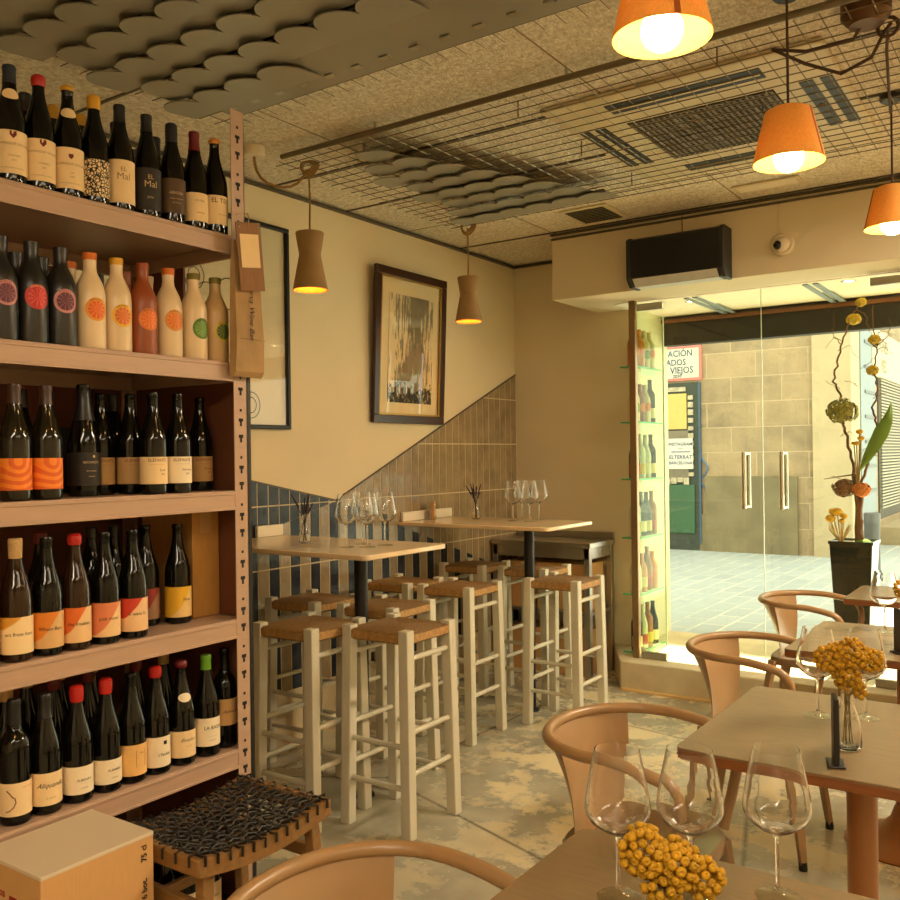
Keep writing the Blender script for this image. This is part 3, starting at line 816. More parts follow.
# fifth shelf
Z = LEV[4]; G5 = 'bottles on the fifth shelf'
def squiggle(prof):
    mb = MB(); R = .0385
    P2 = [(-.02, .088), (-.012, .08), (-.006, .072), (.0, .068), (.002, .058), (-.004, .046), (-.014, .038), (-.022, .036)]
    mb.tube([(R * math.cos(-.2 + x / R), R * math.sin(-.2 + x / R), z) for x, z in P2], .0012, 5)
    return mb
bottle('square-shouldered bottle with a red squiggle on its label, leftmost on the fifth shelf', 'bordeaux', -2.15, 1.211, Z, cap=(BLACK_FOIL, .06, 'foil'), lab=(.024, .104, PAPER), texts=[('vino de autor', .005, .092, .6, INK_GREY, 0)], extra=squiggle, group=G5)
bottle('dark bottle with black capsule and black script on its label on the fifth shelf', 'burgundy', -2.15, 1.291, Z, cap=(BLACK_FOIL, .06, 'foil'), lab=(.024, .105, PAPER), texts=[('Aliquando', .017, .074, .1, INK, .5), ('A I R E N', .006, .042, .1, INK_GREY, 0)], group=G5)
ALB = [('ALBAHRA', .009, .060, .2, INK, 0), ('_______', .006, .054, .2, INK_GREY, 0), ('envinate', .006, .040, .2, INK_GREY, 0)]
bottle('dark bottle with thick red wax, third from left on the fifth shelf', 'burgundy', -2.15, 1.380, Z, cap=(RED_WAX, .04, 'wax'), lab=(.024, .095, PAPER_WHITE), texts=ALB, group=G5)
bottle('dark bottle with red wax, fourth from left on the fifth shelf', 'burgundy', -2.15, 1.466, Z, cap=(RED_WAX, .038, 'wax'), lab=(.024, .088, PAPER_WHITE), texts=ALB, group=G5, rz=.1)
def boxframe(prof):
    mb = MB(); R = .0395
    P2 = [(.0, .09), (.028, .09), (.028, .045), (.0, .045)]
    mb.tube([(R * math.cos(x / R), R * math.sin(x / R), z) for x, z in P2], .0005, 4, closed=True)
    return mb
bottle('dark uncapped bottle with orange-cream label and thin printed box on the fifth shelf', 'burgundy', -2.15, 1.546, Z, lab=(.022, .106, mat('warm_label_paper', (240, 190, 116), .7)), texts=[('Mas', .008, .082, .4, INK_GREY, .3)], extra=boxframe, group=G5)
bottle('dark bottle with red wax top and small black square on its label', 'burgundy', -2.15, 1.626, Z, cap=(RED_WAX, .028, 'wax'), lab=(.022, .106, PAPER_WHITE), texts=[('■', .014, .088, .35, INK, 0), ('L\'Equilibri', .010, .056, .3, INK, .4)], group=G5)
bottle('dark bottle with round badge on its neck and script label on the fifth shelf', 'burgundy', -2.15, 1.716, Z, cap=(DARK_RED, .018, 'wax'), lab=(.024, .100, PAPER), neck=(.195, .02, PAPER_WHITE), texts=[('Envolica', .014, .074, .15, INK, .5), ('terra alta', .005, .056, .2, INK_GREY, 0)], group=G5)
bottle('dark bottle with bright green capsule on the fifth shelf', 'burgundy', -2.15, 1.808, Z, cap=(GREEN_FOIL, .042, 'foil'), lab=(.032, .115, PAPER_WHITE), texts=[('LA BASSA', .0145, .086, .2, INK, 0), ('_________', .007, .064, .1, INK_GREY, 0), ('vi de poble', .005, .05, .1, INK_GREY, 0)], group=G5)
bottle('dark square-shouldered bottle beside the post on the fifth shelf', 'bordeaux', -2.165, 1.893, Z, lab=(.07, .15, PAPER_TAN), texts=[('Azimut', .015, .112, .0, INK, .5)], group=G5)
for y, cm, st, lb in ((1.275, CORK, 'cork', 'cork-topped bottle behind the leftmost square-shouldered bottle'), (1.342, CORK, 'cork', 'cork-topped bottle between and behind the squiggle and black script labels'),
                  (1.410, DARK_RED, 'wax', 'dark red topped bottle behind the black script label'), (1.440, CORK, 'cork', 'pale cork-topped bottle behind the thick red wax bottle'),
                  (1.510, DARK_RED, 'wax', 'dark red topped bottle between the two red wax bottles'), (1.545, CORK, 'cork', 'pale cork-topped bottle behind the narrow white label'),
                  (1.671, DARK_RED, 'wax', 'dark red topped bottle behind the orange-cream label'), (1.770, CORK, 'cork', 'pale cork-topped bottle behind the small black square label')):
    bottle(lb, 'burgundy', -2.30 - (.09 if st == 'cork' and y in (1.342, 1.44, 1.545) else 0), y + (.04 if st == 'cork' and y in (1.342, 1.44, 1.545) else 0), Z, cap=(cm, .036, st), group='bottles at the back of the fifth shelf')
# bottom level, seen under the woven stool
Z = LEV[5]; G6 = 'bottles on the bottom level'
for y, pm, tx, lb in ((1.645, PAPER_TAN, 'MOLIN', 'dark bottle with greenish label low on the bottom level beside the carton'), (1.722, PAPER_WHITE, 'La Estrella', 'dark bottle with white label and script on the bottom level under the stool'),
                  (1.805, PAPER, 'Pinot', 'dark bottle with picture label on the bottom level nearest the post'), (1.56, PAPER, 'Roure', 'dark bottle on the bottom level mostly hidden by the carton')):
    bottle(lb, 'burgundy', -2.15, y, Z, lab=(.03, .12, pm), texts=[(tx, .013, .082, .15, INK, .3)], group=G6)
for y, lb in ((1.60, 'plain dark bottle behind the greenish label on the bottom level'), (1.69, 'plain dark bottle behind the white script label on the bottom level'), (1.78, 'plain dark bottle behind the picture label on the bottom level')):
    bottle(lb, 'burgundy', -2.27, y, Z, cap=(DARK_RED, .05, 'foil'), group='dark bottles at the back of the bottom level')

# ------------------------------------------------------------------ tag and paper bag on the shelf post
t = thing('hanging_tag', 'brown card tag with a blank cream panel hanging on the shelf post', 'tag', (-2.046, 1.900, 2.215))
t.rotation_euler = (0.12, 0.05, -.12)
obj('tag_card', MB().box(0, .004, -.045, .045, -.205, 0), mat('brown_tag_card', (140, 96, 52), .6, var=.2, stretch=(1, 8, 1)), t, bevel=.001)
obj('paper_panel', MB().box(.004, .0048, -.034, .034, -.135, -.035), PAPER, t, smooth=0)
hk = MB(); hk.tube([(.002, 0, -.008), (.010, 0, .006), (.0, .004, .026), (-.03, 0, .034), (-.055, 0, .03)], .0018, 6)
for y in (-.034, .034): hk.ball((.005, y, -.014), .003, 8, 5)
obj('hook', hk, CHROME, t)
t = thing('paper_bag', 'narrow kraft paper bottle bag with black lettering hanging on the shelf post', 'bag', (-2.09, 1.922, 2.165))
bag = MB()
def bagring(z, w, d, sag):
    return [(.004, -w, z), (.004 + d, -w * .9, z), (.004 + d + sag, 0, z), (.004 + d, w * .9, z), (.004, w, z)]
rings = [bagring(0, .05, .004, .002), bagring(-.10, .056, .014, .004), bagring(-.24, .06, .022, .003), bagring(-.30, .061, .026, -.002), bagring(-.40, .064, .022, .003), bagring(-.415, .063, .012, .002)]
vs = [p for r in rings for p in r]
fs = [(j * 5 + i, (j + 1) * 5 + i, (j + 1) * 5 + i + 1, j * 5 + i + 1) for j in range(5) for i in range(4)] + [(j * 5 + 4, (j + 1) * 5 + 4, (j + 1) * 5, j * 5) for j in range(5)] + [(0, 1, 2, 3, 4), (29, 28, 27, 26, 25)]
bag.add(vs, fs)
bh = MB(); bh.tube([(.004, 0, -.01), (.004, 0, .02), (-.012, 0, .028)], .0018, 6); obj('hook', bh, CHROME, t)
obj('bag_paper', bag, mat('kraft_paper', (172, 138, 92), .75, var=.22, vs=16, bump=.3, bs=18), t, smooth=20)
bl = MB(); flat_text(bl, 'Zarva Wine Bar', .027, facing(.032, .004, -.215, (0, 0, -1), (0, 1, 0)), .3, .0001)
obj('lettering', bl, INK, t, smooth=0)
st = MB(); st.box(.0305, .0312, -.009, .014, -.29, -.08)
fold = MB(); fold.box(.027, .0295, -.058, .058, -.302, -.299)
obj('fold', fold, mat('kraft_fold', (140, 108, 66), .8), t, smooth=0)

# ------------------------------------------------------------------ carton in the lower left corner
t = thing('wine_carton', 'white-topped six-bottle wine carton in front of the shelves', 'box', (-1.965, 1.235, .26))
c = MB(); c.box(-.125, .125, -.145, .145, 0, .34)
obj('carton', c, CARTON_SIDE, t, bevel=.002)
obj('lid', MB().box(-.1253, .1258, -.1455, .1455, .332, .3415), CARTON, t, bevel=.0015)
tx = MB()
flat_text(tx, '75 cl', .021, facing(.1262, .118, .297, (0, 0, 1), (0, -1, 0)), 0, .0006)
flat_text(tx, '6 bot.', .021, facing(.1262, .118, .212, (0, 0, 1), (0, -1, 0)), 0, .0006)
obj('lettering', tx, INK, t, smooth=0)
rp = MB(); rp.box(.0, .03, -.1458, -.145, .22, .27); flat_text(rp, 'vinedos', .028, facing(-.06, -.1458, .27, (1, 0, 0), (0, 0, 1)), 0, .0006)
obj('printed_mark', rp, mat('red_print', (150, 26, 22), .6), t, smooth=0)
t = thing('wine_carton', 'carton underneath the white-topped wine carton', 'box', (-1.965, 1.235, 0))
obj('carton', MB().box(-.13, .13, -.15, .15, 0, .2595), CARTON_SIDE, t, bevel=.002)
obj('tape', MB().box(-.1305, .1305, -.02, .02, .20, .2599), CARD, t, smooth=0)

# ------------------------------------------------------------------ low stool woven with black cord
t = thing('woven_stool', 'low wooden stool with a seat woven from black cord in front of the shelves', 'stool', (-1.905, 1.655, 0), 0)
HS = .55
def rail(x, sag):
    return [(x, -.23 + .46 * i / 12, HS - .028 - sag * math.sin(PI * i / 12)) for i in range(13)]
for s in (-1, 1):
    r = MB(); P = rail(s * .165, .028)
    for (a, b) in zip(P, P[1:]):
        x0, x1 = s * .165 - .014, s * .165 + .014
        r.hexa([(x0, a[1], a[2] - .026), (x1, a[1], a[2] - .026), (x1, b[1], b[2] - .026), (x0, b[1], b[2] - .026)], [(x0, a[1], a[2] + .02), (x1, a[1], a[2] + .02), (x1, b[1], b[2] + .02), (x0, b[1], b[2] + .02)])
    obj('side_rail', r, TAN_WOOD, t, smooth=30)
for s in (-1, 1):
    obj('end_rail', MB().box(-.18, .18, s * .222 - .013, s * .222 + .013, HS - .055, HS - .01), TAN_WOOD, t, bevel=.005)
for sx in (-1, 1):
    for sy in (-1, 1):
        l = MB()
        x1, y1 = sx * .145, sy * .185; x0, y0 = sx * .175, sy * .23
        q = .017
        l.hexa([(x0 - q * .8, y0 - q * .8, 0), (x0 + q * .8, y0 - q * .8, 0), (x0 + q * .8, y0 + q * .8, 0), (x0 - q * .8, y0 + q * .8, 0)],
               [(x1 - q, y1 - q, HS - .05), (x1 + q, y1 - q, HS - .05), (x1 + q, y1 + q, HS - .05), (x1 - q, y1 + q, HS - .05)])
        obj('leg', l, TAN_WOOD, t, bevel=.004)
sg = MB()
for s in (-1, 1): sg.box(-.15, .15, s * .197 - .011, s * .197 + .011, .38, .415)
for s in (-1, 1): sg.box(s * .155 - .01, s * .155 + .01, -.19, .19, .30, .33)
obj('stretcher', sg, TAN_WOOD, t, bevel=.003)
cb = MB()
def saddle(x, y): return HS - .004 - .028 * math.sin(PI * min(1, max(0, (y + .23) / .46))) - .008 * (1 - (x / .18) ** 2)
nx = 23
for i in range(nx):                                  # cords that run across between the side rails
    y = -.215 + .43 * i / (nx - 1)
    P = [(-.183, y, saddle(.18, y) - .022), (-.183, y, saddle(.18, y) + .002)] if i % 2 == 0 else []
    P += [(-.17 + .34 * k / 12, y + .016 * math.sin(k * PI * 1.0 + i) * .5, saddle(-.17 + .34 * k / 12, y) + (.004 if (k + i) % 2 else -.001)) for k in range(13)]
    if i % 2 == 0: P += [(.183, y, saddle(.18, y) + .002), (.183, y, saddle(.18, y) - .022)]
    cb.tube(P, .0038, 5)
for i in range(13):
    x = -.15 + .30 * i / 12
    P = [(x, -.238, saddle(x, -.23) - .024), (x, -.238, saddle(x, -.23) + .002)] if i % 2 == 0 else []
    P += [(x + .010 * (k % 2 - .5), -.225 + .45 * k / 18, saddle(x, -.225 + .45 * k / 18) + (.005 if (k + i) % 2 else .0)) for k in range(19)]
    if i % 2 == 0: P += [(x, .238, saddle(x, .23) + .002), (x, .238, saddle(x, .23) - .024)]
    cb.tube(P, .0036, 5)
obj('woven_seat', cb, CORD_BLACK, t)

# ------------------------------------------------------------------ bar tables
def bar_table(label, y0, y1, xr, px, py):
    t = thing('bar_table', label, 'table', (px, py, 0), 0, 'bar tables fixed to the left wall')
    x0, x1 = XL + .012 - px, xr - px; a, b = y0 - py, y1 - py; r = .03
    poly = [(x0, a)]
    for k in range(5):
        q = -PI / 2 + PI / 2 * k / 4; poly.append((x1 - r + r * math.cos(q), a + r + r * math.sin(q)))
    for k in range(5):
        q = PI / 2 * k / 4; poly.append((x1 - r + r * math.cos(q), b - r + r * math.sin(q)))
    poly.append((x0, b))
    obj('tabletop', MB().prism(poly, 1.078, 1.10), MARBLE, t, bevel=.005, seg=3)
    obj('pole', MB().lathe([(0, .012), (.03, .012), (.03, 1.078), (0, 1.078)], 20), BLACK, t)
    obj('base_plate', MB().lathe([(0, 0), (.05, 0), (.05, .006), (.046, .010), (.032, .0125), (0, .0125)], 28), BLACK, t)
    obj('wall_bracket', MB().box(x0, x0 + .022, a + .03, a + .32, 1.1005, 1.158).box(x0, x0 + .022, a + .38, b - .02, 1.1005, 1.158), WHITE_WALL, t, bevel=.004)
    return t
bar_table('cream-topped bar table nearest the wine shelves', 2.80, 3.38, -2.35, -2.60, 3.06)
bar_table('cream-topped bar table in the far corner by the steel counter', 4.35, 4.93, -2.36, -2.63, 4.62)

# ------------------------------------------------------------------ rush-seated bar stools
def rush_mat():
    m, nt, out = newmat('woven_rush')
    co = objco(nt)
    sp = N(nt, 'ShaderNodeSeparateXYZ'); nt.links.new(co, sp.inputs[0])
    ax = math_node(nt, 'ABSOLUTE', sp.outputs[0]); ay = math_node(nt, 'ABSOLUTE', sp.outputs[1])
    d = math_node(nt, 'MAXIMUM', ax, ay)
    wob = math_node(nt, 'MULTIPLY', noise(nt, 26, 2, co), 0.004)
    w = math_node(nt, 'SINE', math_node(nt, 'MULTIPLY', math_node(nt, 'ADD', d, wob), 760.0))
    tw = noise(nt, 70, 4, co, 0.7)
    hgt = math_node(nt, 'ADD', math_node(nt, 'MULTIPLY', w, 0.5), tw)
    col = mixc(nt, ramp(nt, tw, 0.3, 0.7), lin((200, 156, 92)), lin((146, 104, 52)))
    col = mixc(nt, ramp(nt, w, -1.0, 0.15), lin((92, 62, 30)), col)
    principled(nt, out, col, 0.6, 0, 0.4, 0, hgt, 0.8, 0.008)
    return m
RUSH = rush_mat()
HB_ST = .815
def make_stool(label):
    t = thing('bar_stool', label, 'stool', (0, 0, 0), 0, 'white wooden bar stools with rush seats')
    q = .023; a = .145; sp_ = .012
    for sx in (-1, 1):
        for sy in (-1, 1):
            l = MB(); x1, y1 = sx * a, sy * a; x0, y0 = sx * (a + sp_), sy * (a + sp_)
            l.hexa([(x0 - q, y0 - q, 0), (x0 + q, y0 - q, 0), (x0 + q, y0 + q, 0), (x0 - q, y0 + q, 0)], [(x1 - q, y1 - q, HB_ST), (x1 + q, y1 - q, HB_ST), (x1 + q, y1 + q, HB_ST), (x1 - q, y1 + q, HB_ST)])
            obj('leg', l, OFFWHITE_WOOD, t, bevel=.004)
    def px(z): return a + sp_ * (1 - z / HB_ST)
    for s in (-1, 1):
        for z in (.70, .41, .245):
            e = px(z); obj('rung', MB().tube([(s * e, -e, z), (s * e, e, z)], .0115, 10), OFFWHITE_WOOD, t)
        for z in (.353, .19):
            e = px(z); obj('rung', MB().tube([(-e, s * e, z), (e, s * e, z)], .0115, 10), OFFWHITE_WOOD, t)
    sb = MB(); n = 12; w = .150
    zc, zt = .757, .803
    def top(i, j):
        u, v = -1 + 2 * i / n, -1 + 2 * j / n
        d = max(abs(u), abs(v))
        return zt + .004 * (1 - d) - .002 * (d ** 6) - .004 * math.exp(-((abs(u) - abs(v)) / .10) ** 2) * d
    V = []; F = []
    for j in range(n + 1):
        for i in range(n + 1): V.append((-w + 2 * w * i / n, -w + 2 * w * j / n, top(i, j)))
    for j in range(n):
        for i in range(n):
            k = j * (n + 1) + i; F.append((k, k + 1, k + n + 2, k + n + 1))
    o = len(V)
    ring = [(i, 0) for i in range(n)] + [(n, j) for j in range(n)] + [(n - i, n) for i in range(n)] + [(0, n - j) for j in range(n)]
    ww = w + .014
    for zz, g_ in ((zt - .007, ww), (zc + .008, ww), (zc - .002, w - .004)):
        for i, j in ring: V.append((-g_ + 2 * g_ * i / n, -g_ + 2 * g_ * j / n, zz))
    m = len(ring)
    for k in range(m):
        k2 = (k + 1) % m
        a0, a1 = ring[k][1] * (n + 1) + ring[k][0], ring[k2][1] * (n + 1) + ring[k2][0]
        F.append((a0, o + k, o + k2, a1))
        for L in range(2): F.append((o + L * m + k, o + (L + 1) * m + k, o + (L + 1) * m + k2, o + L * m + k2))
    F.append(tuple(o + 2 * m + k for k in range(m - 1, -1, -1)))
    # rails carry the seat so the corners clear the legs
    obj('seat', sb.add(V, F), RUSH, t, smooth=50)
    return t
stools = [
 (-2.305, 2.955, 0.0, 'white bar stool standing nearest, at the outer end of the first bar table'),
 (-2.66, 2.795, 0.0, 'white bar stool partly hidden by the shelf post'),
 (-2.685, 3.345, 0.02, 'white bar stool on the far side of the first bar table, nearer its outer end'),
 (-3.115, 3.30, 0.0, 'white bar stool on the far side of the first bar table, by the wall'),
 (-2.735, 4.045, 0.02, 'white bar stool on the near side of the second bar table, nearer the aisle'),
 (-3.11, 4.02, 0.0, 'white bar stool on the near side of the second bar table, by the wall'),
 (-2.755, 4.905, 0.0, 'white bar stool across the second bar table, in front of the steel counter'),
 (-3.185, 4.885, 0.0, 'white bar stool on the far side of the second bar table, in the tiled corner'),
 (-2.355, 4.53, 0.0, 'white bar stool with sunlit seat at the outer end of the second bar table'),
]
st0 = make_stool(stools[0][3])
for i, (x, y, rz, lb) in enumerate(stools):
    if i == 0: st0.location = (x, y, 0)
    else: dup(st0, lb, (x, y, 0), rz)

# ------------------------------------------------------------------ steel counter in the corner
t = thing('steel_counter', 'stainless steel work table in the corner behind the second bar table', 'table', (-3.0, 5.60, 0))
obj('worktop', MB().box(-.385, .385, -.20, .195, .875, .91).box(-.385, .385, .175, .195, .91, .955), STEEL, t, bevel=.003)
obj('apron', MB().box(-.37, .37, -.19, -.17, .80, .875).box(.35, .37, -.17, .17, .80, .875), STEEL, t, bevel=.002)
for sx in (-1, 1):
    for sy in (-1, 1):
        obj('leg', MB().box(sx * .355 - .02, sx * .355 + .02, sy * .17 - .02, sy * .17 + .02, 0, .875), STEEL, t, bevel=.002)
obj('lower_shelf', MB().box(-.36, .36, -.17, .17, .42, .44), STEEL, t, smooth=0)
for i, (x0, x1) in enumerate(((-3.30, -3.07), (-3.05, -2.85), (-2.83, -2.68))):
    carton(('brown box on the steel counter shelf, by the tiled wall', 'brown box in the middle of the steel counter shelf', 'brown box at the open end of the steel counter shelf')[i], x0, x1, 5.46, 5.74, .441, .76, CARD)
for i, (x0, x1) in enumerate(((-3.28, -3.02), (-2.98, -2.70))):
    carton(('brown box on the floor under the steel counter, by the tiled wall', 'brown box on the floor under the open end of the steel counter')[i], x0, x1, 5.48, 5.74, .0, .30, CARD)

# ------------------------------------------------------------------ wine glasses
def glass_prof():
    o = [(0, 0), (.036, 0), (.0365, .0012), (.030, .0035), (.012, .0065), (.0048, .012), (.0036, .025), (.0034, .088), (.0042, .098), (.010, .1045), (.028, .113), (.045, .126), (.0535, .140), (.055, .150), (.053, .168), (.047, .200), (.0405, .230), (.0375, .245)]
    i = [(.0365, .245), (.0394, .230), (.0458, .200), (.0518, .168), (.0537, .150), (.0522, .141), (.044, .1275), (.027, .115), (.010, .1072), (0, .1055)]
    return o + i
g0 = MB().lathe(glass_prof(), 36)
gl = None
def wine_glass(label, x, y, z, group, s=1.0):
    global gl
    if gl is None:
        g0.m = [1 if max(g0.v[i][2] for i in f_) < .013 else 0 for f_ in g0.f]
        gl = obj('wine_glass', g0, [GLASS, thin_glass('thin_foot_glass', (250, 250, 246), 1.45)], smooth=60); o = gl
    else:
        o = bpy.data.objects.new('wine_glass', gl.data); COL.objects.link(o)
    o.location = (x, y, z + .0003); o.rotation_euler = (0, 0, random.uniform(0, 6)); o.scale = (s, s, s)
    return tag(o, label, 'wine glass', group)
TZ = .765
NG = 'wine glasses on the nearest table'
wine_glass('wine glass behind the yellow flowers at the corner end of the nearest table', -.625, 1.382, TZ, NG)
wine_glass('wine glass in the middle of three behind the yellow flowers on the nearest table', -.525, 1.447, TZ, NG)
wine_glass('wine glass standing clear of the yellow flowers on the nearest table', -.406, 1.525, TZ, NG)
wine_glass('wine glass beside the yellow flowers on the second table, on the window side', -.586, 2.631, TZ, 'wine glasses on the second table')
wine_glass('wine glass behind the flower vase on the second table', -.472, 2.680, TZ, 'wine glasses on the second table')
wine_glass('wine glass on the third table from the viewer', -.627, 3.991, TZ, 'wine glasses on the third table')
BG = 'wine glasses on the bar tables'
for x, y, w_ in ((-2.658, 3.035, 'near the edge, left of the pole'), (-2.684, 3.175, 'at the back of the four'), (-2.572, 3.075, 'in the middle of the front pair'), (-2.560, 3.185, 'nearest the table end')):
    wine_glass('wine glass on the first bar table, ' + w_, x, y, 1.10, BG, .98)
for x, y, w_ in ((-2.793, 4.717, 'leftmost of four'), (-2.803, 4.843, 'second from the left of four'), (-2.677, 4.716, 'third from the left, set in front'), (-2.690, 4.854, 'nearest the table end')):
    wine_glass('wine glass on the second bar table, ' + w_, x, y, 1.10, BG)

# ------------------------------------------------------------------ small vases with lavender
LAV = mat('dried_lavender', (52, 38, 48), .8, var=.3, vs=80)
STEM = mat('dry_stem', (120, 92, 48), .8)
VASE_P = [(0, 0), (.024, 0), (.026, .002), (.027, .01), (.025, .045), (.019, .070), (.0125, .086), (.0115, .10), (.013, .105), (.0118, .105), (.0102, .10), (.0112, .086), (.0175, .069), (.0235, .045), (.0255, .010), (.023, .005), (0, .005)]
vz = None
def vase(label, x, y, z, s=1.0, group=None):
    global vz
    if vz is None: vz = obj('glass_vase', MB().lathe(VASE_P, 24), GLASS, smooth=60); o = vz
    else:
        o = bpy.data.objects.new('glass_vase', vz.data); COL.objects.link(o)
    o.location = (x, y, z + .0003); o.scale = (s, s, s)
    return tag(o, label, 'vase', group)
def lavender(label, x, y, z, seed):
    rr = random.Random(seed)
    t = thing('dried_lavender', label, 'flowers', (x, y, z + .008))
    stm = MB(); hd = MB()
    for k in range(9):
        a = rr.uniform(0, 2 * PI); sp_ = rr.uniform(.015, .075); h_ = rr.uniform(.15, .235)
        P = [(.008 * math.cos(a + 2), .008 * math.sin(a + 2), 0), (.004 * math.cos(a), .004 * math.sin(a), .09), (sp_ * .5 * math.cos(a), sp_ * .5 * math.sin(a), .09 + (h_ - .09) * .55), (sp_ * math.cos(a), sp_ * math.sin(a), h_)]
        stm.tube(P, .0013, 5)
        A, B = Vector(P[2]), Vector(P[3])
        for j in range(8):
            c_ = A.lerp(B, j / 7); hd.ball(tuple(c_), .0052 - .0003 * j, 6, 4, sq=(1, 1, 1.5))
    obj('stems', stm, LAV, t); obj('blossoms', hd, LAV, t)
vase('small glass vase with dried lavender on the first bar table', -2.968, 3.092, 1.10)
lavender('dark dried lavender sprigs in the vase on the first bar table', -2.968, 3.092, 1.10, 4)
vase('small glass vase with dried lavender on the second bar table', -3.097, 4.769, 1.10)
lavender('dark dried lavender sprigs in the vase on the second bar table', -3.097, 4.769, 1.10, 9)
t = thing('card_stand', 'small wooden card stand at the wall end of the second bar table', 'card stand', (-3.33, 4.63, 1.10), .5)
obj('block', MB().box(-.012, .012, -.038, .038, .0005, .115), mat('pale_wood', (170, 122, 70), .5), t, bevel=.003)
obj('card', MB().box(.012, .013, -.026, .026, .02, .10), PAPER, t, smooth=0)
tx = MB(); tx.box(.0131, .0136, -.014, .014, .05, .085)
obj('printed_square', tx, mat('grey_print', (120, 104, 80), .7), t, smooth=0)

# ------------------------------------------------------------------ cafe tables
def cafe_table(label, x0, x1, y0, y1, dx=0.0):
    cx, cy = (x0 + x1) / 2, (y0 + y1) / 2
    t = thing('cafe_table', label, 'table', (cx, cy, 0), 0, 'square wooden cafe tables')
    w, d = (x1 - x0) / 2, (y1 - y0) / 2
    r = .02
    poly = []
    for sx, sy, a0 in ((1, -1, -PI / 2), (1, 1, 0), (-1, 1, PI / 2), (-1, -1, PI)):
        for k in range(5):
            q = a0 + PI / 2 * k / 4; poly.append((sx * (w - r) + r * math.cos(q), sy * (d - r) + r * math.sin(q)))
    tp = obj('tabletop', MB().prism(poly, TZ - .006, TZ), TOP_WOOD, t, bevel=.0015)
    obj('edge', MB().prism(poly, TZ - .030, TZ - .0061), EDGE_WOOD, t, bevel=.002)
    obj('column', MB().lathe([(0, .15), (.045, .15), (.038, .24), (.037, .4), (.037, TZ - .045), (.09, TZ - .040), (.09, TZ - .031), (0, TZ - .031)], 28), COLUMN, t)
    obj('base', MB().lathe([(0, 0), (.225, 0), (.228, .006), (.215, .014), (.16, .03), (.10, .06), (.065, .10), (.048, .15), (0, .15)], 36), COLUMN, t)
    return t
cafe_table('square wooden cafe table nearest the viewer, with three wine glasses on it', -.80, -.05, .90, 1.605)
cafe_table('square wooden cafe table, second from the viewer, with a black sign and flower vase', -.825, -.085, 2.16, 2.875)
cafe_table('square wooden cafe table, third from the viewer', -.89, -.15, 3.46, 4.13)
cafe_table('square wooden cafe table closest to the glass door', -.945, -.20, 4.80, 5.32)

